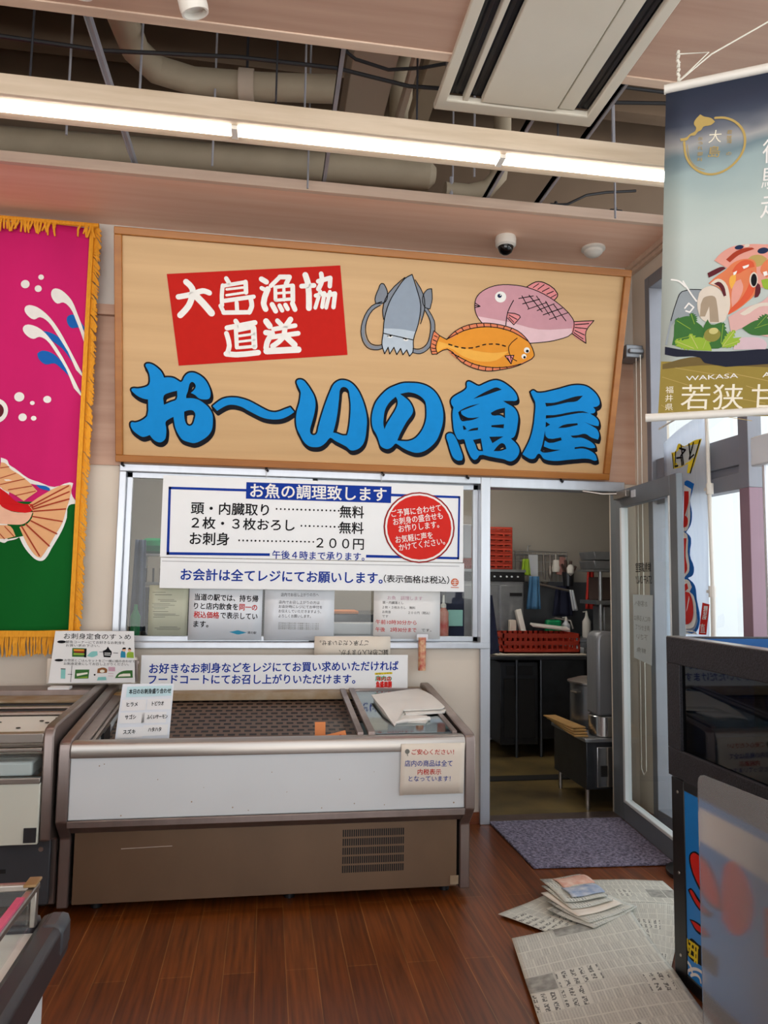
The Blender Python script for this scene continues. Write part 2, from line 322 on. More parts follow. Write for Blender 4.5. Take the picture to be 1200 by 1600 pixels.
def textmesh(body, bold):
    k = (body, bold)
    if k not in _font:
        c = bpy.data.curves.new('t', 'FONT'); c.body = body; c.offset = bold; c.resolution_u = 3; o = bpy.data.objects.new('t', c)
        COL.objects.link(o); bpy.context.view_layer.update(); dg = bpy.context.evaluated_depsgraph_get()
        me = bpy.data.meshes.new_from_object(o.evaluated_get(dg)); vs = [(v.co.x, v.co.y) for v in me.vertices]; fs = [tuple(p.vertices) for p in me.polygons]
        bpy.data.objects.remove(o); bpy.data.curves.remove(c); bpy.data.meshes.remove(me); _font[k] = (vs, fs)
    return _font[k]
class Art:
    def __init__(s, lay=.6): s.v = []; s.f = []; s.m = []; s.cols = []; s.lay = lay; s.eps = s.eps2 = 0
    def ci(s, c):
        if c not in s.cols: s.cols.append(c)
        return s.cols.index(c)
    def tri(s, pts, faces, c, lay):
        k = len(s.v); s.v += [(p[0], p[1], lay * s.lay) for p in pts]; i = s.ci(c)
        for f in faces: s.f.append(tuple(k + j for j in f)); s.m.append(i)
    def poly(s, c, lay, outer, holes=(), sm=True):
        ls = [smooth(p) if sm else [Vector(q) for q in p] for p in (outer,) + tuple(holes)]
        flat = [p for l in ls for p in l]; t = tessellate_polygon([[Vector((p[0], p[1], 0)) for p in l] for l in ls]); s.tri(flat, t, c, lay); return ls
    def stroke(s, c, lay, pts, w, closed=False, sm=True):
        q = smooth(pts, closed) if sm else [Vector(p) for p in pts]
        if closed: q = q + [q[0]]
        h = w / 2; k0 = len(s.v); i_ = s.ci(c); z0 = lay * s.lay; cnt = 0
        def add(pp, dz):
            k = len(s.v); s.v.extend((p[0], p[1], z0 + dz) for p in pp); s.f.append(tuple(range(k, k + len(pp)))); s.m.append(i_)
        for a, b in zip(q, q[1:]):
            d = b - a
            if d.length < 1e-6: continue
            n = Vector((-d.y, d.x)).normalized() * h; s.eps = (s.eps + 1) % 4; add((a + n, a - n, b - n, b + n), .025 * s.eps)
        for p in q:
            s.eps2 = (s.eps2 + 1) % 3; add([p + Vector((math.cos(t), math.sin(t))) * h for t in [i * math.pi / 5 for i in range(10)]], .1 + .025 * s.eps2)
    def disc(s, c, lay, ctr, a, b, n=28):
        s.tri([(ctr[0] + a * math.cos(2 * math.pi * i / n), ctr[1] + b * math.sin(2 * math.pi * i / n)) for i in range(n)], [tuple(range(n))], c, lay)
    def text(s, c, lay, body, a, b, h, bold=0, rot=0, mirror=False):
        vs, fs = textmesh(body, 0)
        if not vs: return
        x0 = min(v[0] for v in vs); x1 = max(v[0] for v in vs); y0, y1 = -.06, .84
        a = Vector(a); b = Vector(b); d = b - a; u = d.normalized(); n = Vector((-u.y, u.x)); sx = d.length / max(1e-6, x1 - x0); sy = h / (y1 - y0)
        sh = [(0, 0)] if bold < .003 else [(bold, 0), (-bold, 0), (0, bold), (0, -bold)] if bold < .012 else [(bold, 0), (-bold, 0), (0, bold), (0, -bold), (bold * .7, bold * .7), (-bold * .7, bold * .7), (bold * .7, -bold * .7), (-bold * .7, -bold * .7)]
        for q, (ex, ey) in enumerate(sh):
            pts = [a + u * ((x1 - v[0] if mirror else v[0] - x0) * sx + ex * sy) + n * ((v[1] - y0 + ey) * sy) for v in vs]
            s.tri(pts, fs, c, lay + q * .02 / s.lay)
    def load(s, items):
        for it in items:
            k, c, lay = it[:3]
            if k == 'p': s.poly(c, lay, it[3], it[4:])
            elif k == 'r': s.poly(c, lay, it[3], (), False)
            elif k == 's': s.stroke(c, lay, it[3], it[4])
            elif k == 'c': s.disc(c, lay, it[3], it[4], it[5])
            elif k == 't': s.text(c, lay, it[3], it[4], it[5], it[6], *it[7:])
        return s
    def build(s, name, O, u, v, parent=None, off=.002, bend=None):
        O = Vector(O); u = Vector(u).normalized(); v = Vector(v).normalized(); n = u.cross(v).normalized()
        mb = MB(); mb.v = [tuple(O + u * p[0] * .001 + v * p[1] * .001 + n * (off + p[2] * .001 + (bend(p[0], p[1]) if bend else 0))) for p in s.v]; mb.f = s.f; mb.m = s.m
        # keep faces as drawn; orient towards the viewer side n
        return mb.build(name, [PIG[c] for c in s.cols], parent, smooth=False)
ART={
'sign_title':[('p','blue',3,[(169,573),(177,582),(203,581),(232,565),(256,543),(270,519),(274,507),(294,510),(328,508),(352,496),(371,487),(380,493),(391,517),(412,540),(441,546),(470,537),(505,513),(529,478),(543,438),(543,413),(535,398),(513,392),(478,396),(453,416),(429,426),(449,446),(457,466),(450,484),(435,491),(423,481),(417,460),(412,435),(403,410),(403,394),(443,395),(473,389),(502,372),(532,347),(556,307),(560,261),(555,215),(534,179),(499,150),(453,129),(418,134),(384,146),(360,176),(341,217),(334,252),(330,280),(307,267),(287,251),(284,236),(289,211),(288,170),(282,145),(260,126),(240,126),(216,139),(194,166),(177,158),(152,153),(123,168),(95,193),(84,223),(89,236),(111,236),(140,246),(170,267),(180,280),(184,375),(164,377),(130,389),(104,408),(90,425),(93,433),(127,436),(161,444),(183,455),(192,467),(192,519),(181,549)],[(274,402),(311,423),(350,435),(347,384),(315,368),(275,348)],[(392,314),(412,322),(442,323),(456,305),(453,275),(440,239),(425,231),(408,238),(394,273)]),
('p','blue',3,[(557,355),(577,373),(612,399),(647,410),(693,413),(733,407),(773,395),(814,376),(854,356),(890,341),(926,337),(956,345),(987,359),(1018,372),(1043,344),(1008,318),(967,299),(926,293),(880,295),(844,304),(803,322),(763,341),(727,359),(687,368),(652,367),(622,354),(584,328)]),
('p','blue',3,[(1051,529),(1061,539),(1087,538),(1113,515),(1139,480),(1160,445),(1170,404),(1168,362),(1161,321),(1151,279),(1143,232),(1151,214),(1167,209),(1183,217),(1193,259),(1205,311),(1220,368),(1238,426),(1258,483),(1278,525),(1309,548),(1346,551),(1383,537),(1420,502),(1453,446),(1475,389),(1490,327),(1491,263),(1487,211),(1475,168),(1448,138),(1417,125),(1395,127),(1374,145),(1342,161),(1299,181),(1270,197),(1262,192),(1241,165),(1210,141),(1178,135),(1141,140),(1110,163),(1084,205),(1063,246),(1055,298),(1059,350),(1072,402),(1077,443),(1077,468),(1061,499)],[(1320,502),(1341,511),(1365,498),(1376,460),(1385,408),(1386,330),(1380,251),(1372,217),(1346,215),(1309,226),(1285,231),(1292,260),(1302,313),(1309,381),(1313,448)]),
('p','blue',3,[(1658,537),(1701,553),(1754,558),(1813,556),(1868,539),(1913,506),(1947,457),(1969,394),(1972,325),(1960,266),(1940,212),(1903,168),(1861,138),(1817,127),(1778,134),(1729,153),(1690,176),(1679,179),(1658,157),(1631,143),(1610,146),(1585,161),(1571,196),(1554,233),(1531,269),(1521,317),(1524,369),(1541,427),(1569,469),(1611,512)],[(1663,469),(1629,437),(1603,392),(1595,339),(1596,292),(1604,265),(1616,297),(1642,345),(1668,393),(1677,425),(1674,451)],[(1689,487),(1740,500),(1783,495),(1821,478),(1850,450),(1862,397),(1864,344),(1852,291),(1829,248),(1798,215),(1760,199),(1722,197),(1689,199),(1699,230),(1720,278),(1745,326),(1771,364),(1778,390),(1769,416),(1747,447),(1719,468)]),
('p','blue',3,[(2109,580),(2118,587),(2147,578),(2187,563),(2220,578),(2263,598),(2296,605),(2336,597),(2381,573),(2417,546),(2441,514),(2445,495),(2440,486),(2406,482),(2352,479),(2382,463),(2423,443),(2449,415),(2461,382),(2461,335),(2457,292),(2444,254),(2424,244),(2450,225),(2477,197),(2489,168),(2481,134),(2462,110),(2438,98),(2418,100),(2392,109),(2342,116),(2292,123),(2228,129),(2214,107),(2195,98),(2174,112),(2153,145),(2137,178),(2123,216),(2118,225),(2081,222),(2061,248),(2047,281),(2038,327),(2031,374),(2032,411),(2034,421),(2021,439),(2015,462),(2024,481),(2054,504),(2087,524),(2110,547)],[(2157,481),(2204,513),(2261,544),(2304,561),(2338,549),(2300,534),(2243,511)],[(2066,393),(2083,408),(2140,437),(2202,454),(2154,432),(2083,401),(2089,384),(2109,371),(2138,362),(2206,370),(2173,353),(2129,343),(2093,340),(2075,370)],[(2278,400),(2316,422),(2369,437),(2375,371),(2342,387),(2288,386)],[(2289,322),(2372,333),(2371,307),(2290,311)],[(2102,310),(2111,310),(2129,289),(2110,284)],[(2135,277),(2161,294),(2204,304),(2203,288)],[(2176,224),(2227,236),(2248,156),(2214,158),(2195,193)],[(2281,249),(2374,255),(2305,209)],[(2317,159),(2343,195),(2367,212),(2387,205),(2401,177),(2364,162)]),
('p','blue',3,[(2002,247),(2017,259),(2043,255),(2061,234),(2082,196),(2104,149),(2118,111),(2114,92),(2087,89),(2057,106),(2036,144),(2017,195)]),
('p','blue',3,[(2529,544),(2545,555),(2569,543),(2606,544),(2670,560),(2733,579),(2796,599),(2855,605),(2899,599),(2944,575),(2979,543),(2999,507),(2997,487),(2979,474),(2958,471),(2976,450),(2971,435),(2942,428),(2985,404),(3009,374),(3008,351),(2978,353),(2905,374),(2962,350),(3002,327),(3019,291),(3015,263),(2967,275),(2922,297),(2873,286),(2824,280),(2842,268),(2896,271),(2952,254),(2993,228),(3003,210),(2973,205),(2917,214),(2860,206),(2861,195),(2918,201),(2974,186),(3009,161),(3023,129),(3007,124),(2973,134),(2934,136),(2879,130),(2814,122),(2749,113),(2688,115),(2655,125),(2629,153),(2615,153),(2596,124),(2569,119),(2536,132),(2511,147),(2532,191),(2555,253),(2567,320),(2570,396),(2565,482),(2547,512)],[(2632,481),(2691,485),(2764,509),(2828,531),(2881,540),(2846,504),(2782,492),(2702,470),(2641,458)],[(2645,403),(2707,408),(2813,432),(2889,441),(2936,430),(2890,431),(2814,417),(2718,394),(2646,382)],[(2648,362),(2679,345),(2650,326)],[(2734,325),(2765,346),(2862,363),(2866,351),(2788,331)],[(2648,306),(2655,272),(2679,255),(2760,266),(2767,248),(2686,227),(2653,241),(2650,203),(2705,187),(2765,186),(2690,167),(2647,164),(2629,174),(2639,218)])],
'sign_panel':[('r','red',1,[(287,1096),(1284,1221),(1352,704),(358,581)])],
'sign_brush':[('s','white',2,[(353,973),(430,993),(494,1017),(528,1008)],30.5),
('s','white',2,[(396,1060),(431,1026),(430,981),(411,926),(364,870)],34.0),
('s','white',2,[(441,995),(493,948),(542,895)],40.0),
('s','white',2,[(623,1096),(639,1073)],25.5),
('s','white',2,[(604,1056),(599,997),(602,943)],23.5),
('s','white',2,[(604,1053),(732,1084)],21.5),
('s','white',2,[(734,1085),(738,1026)],26.0),
('s','white',2,[(626,1035),(728,1054)],14.0),
('s','white',2,[(626,1002),(732,1025)],14.0),
('s','white',2,[(612,969),(783,1005)],24.0),
('s','white',2,[(767,988),(773,950),(759,914)],28.0),
('s','white',2,[(611,902),(754,914)],25.5),
('s','white',2,[(593,940),(613,902)],24.0),
('s','white',2,[(685,964),(689,914)],23.5),
('s','white',2,[(825,1108),(854,1094)],30.5),
('s','white',2,[(827,1057),(848,1049)],24.0),
('s','white',2,[(864,1054),(841,971),(854,939)],33.0),
('s','white',2,[(932,1128),(880,1073)],24.0),
('s','white',2,[(932,1128),(988,1132),(969,1090)],27.5),
('s','white',2,[(907,1065),(910,997)],22.0),
('s','white',2,[(904,1067),(1007,1086)],20.0),
('s','white',2,[(1008,1083),(1012,998)],27.5),
('s','white',2,[(913,994),(1012,1009)],18.5),
('s','white',2,[(956,1074),(961,999)],18.5),
('s','white',2,[(913,1033),(1011,1047)],14.5),
('s','white',2,[(891,968),(913,932)],29.5),
('s','white',2,[(935,965),(951,938)],25.5),
('s','white',2,[(969,971),(983,949)],26.0),
('s','white',2,[(1010,982),(1026,949)],29.5),
('s','white',2,[(1080,1150),(1098,1101),(1108,963)],35.0),
('s','white',2,[(1060,1085),(1134,1095)],27.5),
('s','white',2,[(1173,1164),(1179,1123),(1160,1076)],28.0),
('s','white',2,[(1157,1120),(1228,1145),(1227,1097)],26.5),
('s','white',2,[(1146,1037),(1196,1055),(1187,974)],24.0),
('s','white',2,[(1172,1063),(1146,967)],22.5),
('s','white',2,[(1215,1044),(1260,1057),(1254,978)],26.5),
('s','white',2,[(1229,1065),(1211,972)],22.5),
('s','white',2,[(682,859),(703,828)],27.5),
('s','white',2,[(633,816),(721,838),(794,857)],29.5),
('s','white',2,[(684,809),(692,707)],24.0),
('s','white',2,[(688,804),(786,831)],22.5),
('s','white',2,[(786,826),(795,718)],33.5),
('s','white',2,[(693,772),(791,792)],15.0),
('s','white',2,[(693,739),(791,757)],14.5),
('s','white',2,[(702,706),(795,720)],18.5),
('s','white',2,[(630,784),(648,715),(636,668)],28.0),
('s','white',2,[(631,666),(692,665),(818,685)],32.0),
('s','white',2,[(925,877),(951,853)],27.5),
('s','white',2,[(1002,890),(974,847)],32.5),
('s','white',2,[(903,826),(1031,856)],26.5),
('s','white',2,[(889,779),(1050,812)],28.5),
('s','white',2,[(971,837),(960,781),(901,728)],30.0),
('s','white',2,[(974,791),(1031,744)],36.0),
('s','white',2,[(859,869),(880,843)],36.0),
('s','white',2,[(859,804),(897,802),(869,750),(863,713)],32.0),
('s','white',2,[(866,696),(937,704),(1055,717)],37.5)],
'sign_squid':[('p','squidd',1,[(1551,1134),(1575,1092),(1566,1031),(1509,1017),(1502,1041),(1520,1102),(1535,1135)]),
('p','squidd',1,[(1845,1128),(1853,1068),(1843,1008),(1810,1017),(1793,1071),(1819,1121)]),
('s','squidd',1,[(1538,1020),(1484,989),(1447,911),(1443,825),(1480,768),(1534,757),(1566,766)],20.0),
('s','squidd',1,[(1821,1005),(1862,939),(1867,864),(1847,789),(1800,751),(1754,754)],20.0),
('p','squidd',2,[(1654,1159),(1580,1080),(1552,982),(1562,933),(1594,1032)]),
('p','squidd',2,[(1744,1167),(1797,1090),(1810,1005),(1794,918),(1779,1028)]),
('p','squidm',4,[(1720,1202),(1752,1124),(1784,1028),(1777,917),(1766,867),(1660,878),(1565,874),(1566,933),(1591,1032),(1634,1113),(1677,1175)]),
('p','squidl',3,[(1564,909),(1778,917),(1752,819),(1654,831),(1563,845)]),
('p','squidl',2,[(1563,847),(1752,819),(1754,748),(1734,719),(1715,756),(1692,725),(1676,762),(1654,724),(1634,766),(1610,725),(1598,764),(1579,724),(1559,779)]),
('c','white',5,(1607,832),16,11),
('c','white',5,(1705,820),17,11),
('c','ink',6,(1609,832),5,5),
('c','ink',6,(1705,820),5,5),
('s','ink',6,[(1564,846),(1654,832),(1752,818)],5.5),
('s','ink',6,[(1720,1202),(1677,1175),(1634,1113),(1591,1032),(1566,933),(1563,846),(1559,779),(1579,724),(1598,764),(1610,725),(1634,766),(1654,724),(1676,762),(1692,725),(1715,756),(1734,719),(1754,748),(1752,818),(1777,917),(1784,1028),(1752,1124),(1720,1202)],6.0),
('s','ink',6,[(1544,1030),(1484,1001),(1434,910),(1431,818),(1470,755),(1535,745),(1562,756)],5.5),
('s','ink',6,[(1536,1008),(1491,977),(1457,905),(1459,831),(1489,781),(1534,772),(1559,778)],5.5),
('s','ink',6,[(1826,1011),(1875,939),(1881,859),(1857,780),(1800,738),(1754,742)],5.0),
('s','ink',6,[(1813,997),(1849,938),(1854,870),(1836,797),(1793,766),(1753,767)],5.5),
('s','ink',6,[(1551,1134),(1575,1092),(1566,1031),(1509,1017),(1502,1041),(1520,1102),(1535,1135),(1551,1134)],5.5),
('s','ink',6,[(1845,1128),(1853,1068),(1843,1008),(1810,1017),(1793,1071),(1819,1121),(1845,1128)],5.0),
('s','ink',6,[(1590,831),(1622,837)],5.5),
('s','ink',6,[(1688,822),(1722,823)],5.5),
('s','ink',6,[(1676,1181),(1580,1080),(1552,982),(1562,927)],5.5),
('s','ink',6,[(1740,1172),(1797,1090),(1810,1005),(1790,917)],5.5)],
'sign_bream':[('p','breamu',1,[(2122,1054),(2133,1104),(2183,1150),(2261,1180),(2354,1188),(2448,1180),(2558,1148),(2671,1090),(2758,1018),(2774,986),(2770,954),(2545,933),(2353,964),(2138,987)]),
('p','breaml',0,[(2122,1054),(2774,990),(2765,922),(2685,881),(2590,858),(2495,845),(2357,888),(2178,947),(2138,993)]),
('p','fin',2,[(2445,1183),(2500,1217),(2554,1216),(2646,1158),(2647,1139),(2628,1116),(2530,1156)]),
('p','fin',2,[(2771,995),(2904,1011),(2858,942),(2866,868),(2768,922)]),
('p','fin',2,[(2334,1019),(2411,1010),(2419,998),(2381,950),(2338,988)]),
('c','white',3,(2282,1111),36,33),
('c','navy',4,(2275,1117),14,12),
('c','white',5,(2280,1122),4,4),
('s','ink',5,[(2178,947),(2138,993),(2122,1054),(2133,1104),(2183,1150),(2261,1180),(2354,1188),(2448,1180),(2558,1148),(2671,1090),(2758,1018),(2774,986),(2765,922),(2685,881),(2590,858),(2495,845)],5.0),
('s','ink',5,[(2122,1064),(2157,1046),(2126,1036)],5.0),
('s','ink',5,[(2122,1048),(2152,1046)],5.5),
('s','ink',5,[(2366,1096),(2336,1026),(2330,944)],6.0),
('s','ink',5,[(2445,1183),(2500,1217),(2554,1216),(2646,1158),(2647,1139),(2628,1116)],6.0),
('s','ink',5,[(2771,995),(2904,1011),(2858,942),(2866,868),(2768,922)],5.5),
('s','ink',5,[(2334,1019),(2411,1010),(2419,998),(2381,950),(2338,988)],5.5),
('s','ink',5,[(2486,1182),(2520,1208)],5.0),
('s','ink',5,[(2516,1173),(2555,1204)],5.5),
('s','ink',5,[(2546,1162),(2589,1187)],5.5),
('s','ink',5,[(2578,1149),(2618,1169)],6.0),
('s','ink',5,[(2607,1131),(2639,1151)],5.0),
('s','ink',5,[(2782,978),(2871,990)],6.0),
('s','ink',5,[(2783,961),(2860,958)],5.5),
('s','ink',5,[(2784,942),(2849,919)],5.5),
('s','ink',5,[(2778,929),(2844,893)],5.5),
('s','ink',5,[(2344,1007),(2399,984)],5.5),
('s','ink',5,[(2345,995),(2380,965)],5.0),
('s','ink',5,[(2399,1110),(2491,1132)],5.5),
('s','ink',5,[(2427,1080),(2533,1115)],6.0),
('s','ink',5,[(2463,1050),(2582,1099)],5.0),
('s','ink',5,[(2524,1046),(2630,1094)],5.5),
('s','ink',5,[(2566,1023),(2686,1072)],6.0),
('s','ink',5,[(2609,999),(2729,1048)],5.0),
('s','ink',5,[(2418,1127),(2469,1056)],5.5),
('s','ink',5,[(2464,1134),(2558,1041)],6.0),
('s','ink',5,[(2512,1133),(2607,1024)],5.0),
('s','ink',5,[(2574,1105),(2656,1001)],6.0),
('s','ink',5,[(2630,1088),(2718,997)],5.5),
('c','ink',4,(2282,1111),0,0)],
'sign_flounder':[('p','salmon',6,[(1960,834),(2011,888),(2088,929),(2193,948),(2301,943),(2410,915),(2481,861),(2526,792),(2530,767),(2475,726),(2422,699),(2315,670),(2235,658),(2140,672),(2058,707),(1969,776)]),
('p','orange',7,[(1960,834),(2063,893),(2168,922),(2275,926),(2383,904),(2467,864),(2526,792),(2527,769),(2475,732),(2368,695),(2260,684),(2152,696),(2057,731),(1965,776),(1898,740),(1883,784),(1900,859)]),
('p','orangel',8,[(1908,820),(1975,806),(2095,784),(2256,771),(2363,787),(2285,727),(2178,715),(2070,739),(1969,787),(1900,753)]),
('p','salmon',8,[(1877,881),(1914,854),(1894,784),(1909,744),(1875,739),(1861,783)]),
('p','fin',9,[(2340,758),(2398,765),(2384,711)]),
('c','white',9,(2479,801),19,18),
('c','white',9,(2464,762),16,15),
('c','ink',10,(2483,796),10,9),
('c','ink',10,(2468,757),8,8),
('s','ink',10,[(1960,834),(2011,888),(2088,929),(2193,948),(2301,943),(2410,915),(2481,861),(2526,792),(2530,767),(2475,726),(2422,699),(2315,670),(2235,658),(2140,672),(2058,707),(1969,776),(1901,740)],5.5),
('s','ink',10,[(1960,834),(1914,854)],5.5),
('s','ink',10,[(1960,834),(2063,893),(2168,922),(2275,926),(2383,904),(2481,857)],5.5),
('s','ink',10,[(1996,756),(2057,729),(2152,694),(2260,682),(2368,692),(2449,715)],5.5),
('s','ink',10,[(1877,881),(1914,854),(1894,784),(1909,744),(1875,739),(1861,783),(1877,881)],5.0),
('s','ink',10,[(2410,871),(2361,819),(2363,787),(2385,749),(2420,731)],5.0),
('s','ink',10,[(2340,758),(2398,765),(2384,711),(2340,758)],5.5),
('s','ink',10,[(2358,748),(2384,711)],5.5),
('s','ink',10,[(2376,754),(2387,721)],5.0),
('s','ink',10,[(2011,886),(2027,869)],5.0),
('s','ink',10,[(2049,911),(2063,893)],5.5),
('s','ink',10,[(2095,929),(2105,907)],5.0),
('s','ink',10,[(2141,939),(2150,918)],5.0),
('s','ink',10,[(2187,946),(2192,924)],5.0),
('s','ink',10,[(2231,948),(2235,925)],5.0),
('s','ink',10,[(2274,946),(2277,926)],5.0),
('s','ink',10,[(2321,937),(2315,917)],5.0),
('s','ink',10,[(2369,927),(2359,911)],5.0),
('s','ink',10,[(2031,725),(2044,739)],5.0),
('s','ink',10,[(2078,702),(2091,717)],6.0),
('s','ink',10,[(2126,684),(2136,701)],5.0),
('s','ink',10,[(2174,669),(2179,692)],5.0),
('s','ink',10,[(2221,660),(2223,684)],5.0),
('s','ink',10,[(2268,663),(2267,683)],6.0),
('s','ink',10,[(2315,670),(2312,686)],5.5),
('s','ink',10,[(2362,682),(2355,692)],5.0),
('s','ink',10,[(1881,852),(1901,844)],5.0),
('s','ink',10,[(1875,827),(1895,819)],5.5),
('s','ink',10,[(1870,802),(1894,794)],5.0),
('s','ink',10,[(1868,777),(1894,774)],5.0),
('s','ink',10,[(1874,756),(1900,759)],5.0),
('s','ink',10,[(1975,806),(1995,802)],8.0),
('s','ink',10,[(2015,796),(2035,793)],8.0),
('s','ink',10,[(2059,790),(2081,789)],8.0),
('s','ink',10,[(2105,791),(2128,794)],8.0),
('s','ink',10,[(2150,800),(2170,806)],7.5),
('s','ink',10,[(2191,815),(2210,820)],7.5),
('s','ink',10,[(2233,823),(2253,825)],7.5),
('s','ink',10,[(2277,826),(2297,825)],8.0),
('s','ink',10,[(2318,821),(2338,817)],8.0)],
'menu_print':[('r','blue2',1,[(37,612),(51,612),(56,205),(41,205)]),
('r','blue2',1,[(37,612),(905,614),(905,599),(37,597)]),
('r','blue2',1,[(41,221),(646,226),(646,210),(41,205)]),
('r','blue2',1,[(1234,229),(1826,226),(1826,212),(1234,212)]),
('r','blue2',1,[(1384,614),(1831,613),(1831,599),(1384,598)]),
('r','blue2',1,[(1819,613),(1831,613),(1826,212),(1814,212)]),
('r','blue2',2,[(493,655),(1387,659),(1385,555),(493,554)]),
('c','redd',3,(1568,407),228,223),
('c','white',4,(1568,407),218,214),
('c','red2',5,(1568,407),206,202),
('t','white',6,'お魚の調理致します',(519,565),(1355,566),84,0.018),
('t','ink',1,'頭・内臓取り',(173,454),(632,455),71,0.016),
('t','ink',1,'２枚・３枚おろし',(179,367),(790,366),69,0.016),
('t','ink',1,'お刺身',(172,270),(402,271),73,0.016),
('c','ink',1,(679,497),5,6),
('c','ink',1,(704,497),5,6),
('c','ink',1,(729,497),5,6),
('c','ink',1,(754,497),5,6),
('c','ink',1,(779,497),5,6),
('c','ink',1,(804,497),6,6),
('c','ink',1,(829,497),6,6),
('c','ink',1,(855,497),5,6),
('c','ink',1,(880,497),6,6),
('c','ink',1,(906,497),5,6),
('c','ink',1,(931,497),5,6),
('c','ink',1,(956,497),6,6),
('c','ink',1,(982,497),5,6),
('c','ink',1,(1008,497),5,6),
('c','ink',1,(1033,497),6,6),
('c','ink',1,(1059,497),5,6),
('c','ink',1,(832,398),5,6),
('c','ink',1,(857,398),5,6),
('c','ink',1,(882,398),6,6),
('c','ink',1,(908,398),5,5),
('c','ink',1,(933,398),6,5),
('c','ink',1,(959,398),5,5),
('c','ink',1,(984,398),6,5),
('c','ink',1,(1010,397),5,6),
('c','ink',1,(1035,397),6,6),
('c','ink',1,(1061,397),5,6),
('c','ink',1,(461,300),5,6),
('c','ink',1,(485,300),5,6),
('c','ink',1,(509,300),6,6),
('c','ink',1,(534,300),5,6),
('c','ink',1,(558,300),6,6),
('c','ink',1,(583,300),5,6),
('c','ink',1,(608,300),5,6),
('c','ink',1,(632,300),6,6),
('c','ink',1,(657,300),5,6),
('c','ink',1,(682,300),5,6),
('c','ink',1,(707,301),5,5),
('c','ink',1,(731,301),6,5),
('c','ink',1,(756,301),6,5),
('c','ink',1,(781,301),6,5),
('c','ink',1,(806,301),6,5),
('c','ink',1,(831,301),6,5),
('c','ink',1,(856,301),6,5),
('c','ink',1,(881,301),6,5),
('c','ink',1,(907,301),5,5),
('t','ink',1,'無料',(1066,457),(1215,456),73,0.016),
('t','ink',1,'無料',(1065,359),(1214,358),71,0.016),
('t','ink',1,'２００円',(926,264),(1218,261),69,0.012),
('t','blue2',1,'午後４時まで承ります。',(661,195),(1224,193),49,0.014),
('t','blue2',1,'お会計は全てレジにてお願いします。',(128,58),(1339,54),68,0.02),
('t','ink',1,'（表示価格は税込）',(1347,62),(1762,58),46,0.012),
('t','white',6,'ご予算に合わせて',(1392,467),(1709,515),44,0.008),
('t','white',6,'お刺身の盛合せも',(1404,416),(1719,466),44,0.008),
('t','white',6,'お作りします。',(1439,373),(1696,410),44,0.008),
('t','white',6,'お気軽に声を',(1420,305),(1656,340),44,0.008),
('t','white',6,'かけてください。',(1443,257),(1735,305),44,0.008),
('c','brick',1,(1799,68),25,24),
('s','white',2,[(1781,68),(1817,68)],4.0),
('s','white',2,[(1800,85),(1799,49)],4.0),
('s','white',2,[(1785,55),(1813,55)],4.0),
('s','brick',1,[(1775,36),(1823,35)],4.5),
('s','white',2,[(1786,79),(1814,79)],3.0),
('r','grey',1,[(17,169),(1827,170),(1827,167),(17,166)])],
'paper_michi':[('t','ink',1,'当道の駅では、持ち帰',(80,260),(454,252),38,0.02),
('t','ink',1,'りと店内飲食を',(78,207),(335,202),38,0.02),
('t','red',1,'同一の',(344,202),(449,199),38,0.02),
('t','red',1,'税込価格',(78,155),(226,152),38,0.02),
('t','ink',1,'で表示してい',(234,152),(452,146),38,0.02),
('t','ink',1,'ます。',(79,100),(165,98),38,0.02),
('p','teal',1,[(288,71),(316,76),(340,81),(363,75),(392,68),(363,60),(340,56),(316,63)]),
('t','ink',1,'道の駅',(397,61),(449,59),15,0.01)],
'paper_eatin':[('t','ink',1,'店内でお召し上がりの方へ',(591,287),(821,289),21,0),
('t','ink',1,'店内でお召し上がりの方は',(579,243),(827,241),19,0),
('t','ink',1,'お会計時にレジにてお申付を',(579,216),(844,214),19,0),
('t','ink',1,'お伝えしていただきますよう、',(579,189),(837,186),19,0),
('t','ink',1,'よろしくお願いします。',(579,159),(775,158),20,0),
('t','grey3',1,'店内飲食の場合も同一の価格で表示しています',(579,122),(826,118),8,0),
('t','grey3',1,'店内飲食の場合も同一の価格で表示しています',(579,110),(826,106),8,0),
('t','grey3',1,'店内飲食の場合も同一の価格で表示しています',(579,99),(826,95),8,0),
('t','grey3',1,'店内飲食の場合も同一の価格で表示しています',(579,88),(826,85),9,0)],
'paper_menu':[('t','pinkt',1,'お魚\u3000調理します',(1249,274),(1471,272),24,0),
('t','ink',1,'頭・内臓落とし',(1218,248),(1351,246),17,0),
('t','ink',1,'２枚・３枚おろし\u3000無料',(1218,219),(1426,216),17,0),
('t','ink',1,'お刺身',(1218,190),(1271,189),17,0),
('t','ink',1,'２００円（税込）',(1382,186),(1519,185),17,0),
('t','ink',1,'です',(1217,164),(1255,163),17,0),
('t','red',1,'午前10時30分から',(1177,123),(1435,119),27,0.01),
('t','red',1,'午後\u30002時30分まで',(1177,77),(1435,74),27,0.01),
('t','ink',1,'です。',(1467,78),(1530,77),19,0)],
'paper_green':[('s','grey3',1,[(-165,302),(-92,303)],2.0),
('s','grey3',1,[(-152,288),(-55,288)],3.0),
('s','grey3',1,[(-133,259),(-41,259)],2.5),
('s','grey3',1,[(-119,250),(-27,250)],3.0),
('s','grey3',1,[(-165,236),(-63,236)],2.5),
('s','grey3',1,[(-155,227),(-36,226)],2.5),
('s','grey3',1,[(-164,215),(-72,215)],2.5),
('s','grey3',1,[(-153,205),(-91,206)],2.5),
('s','grey3',1,[(-159,189),(-72,189)],2.5),
('s','grey3',1,[(-155,175),(-30,174)],3.0),
('s','grey3',1,[(-150,167),(-7,166)],2.5),
('s','grey3',1,[(-155,156),(-90,157)],3.0),
('s','grey3',1,[(-145,92),(3,90)],3.0),
('s','grey3',1,[(-131,84),(-2,83)],3.0),
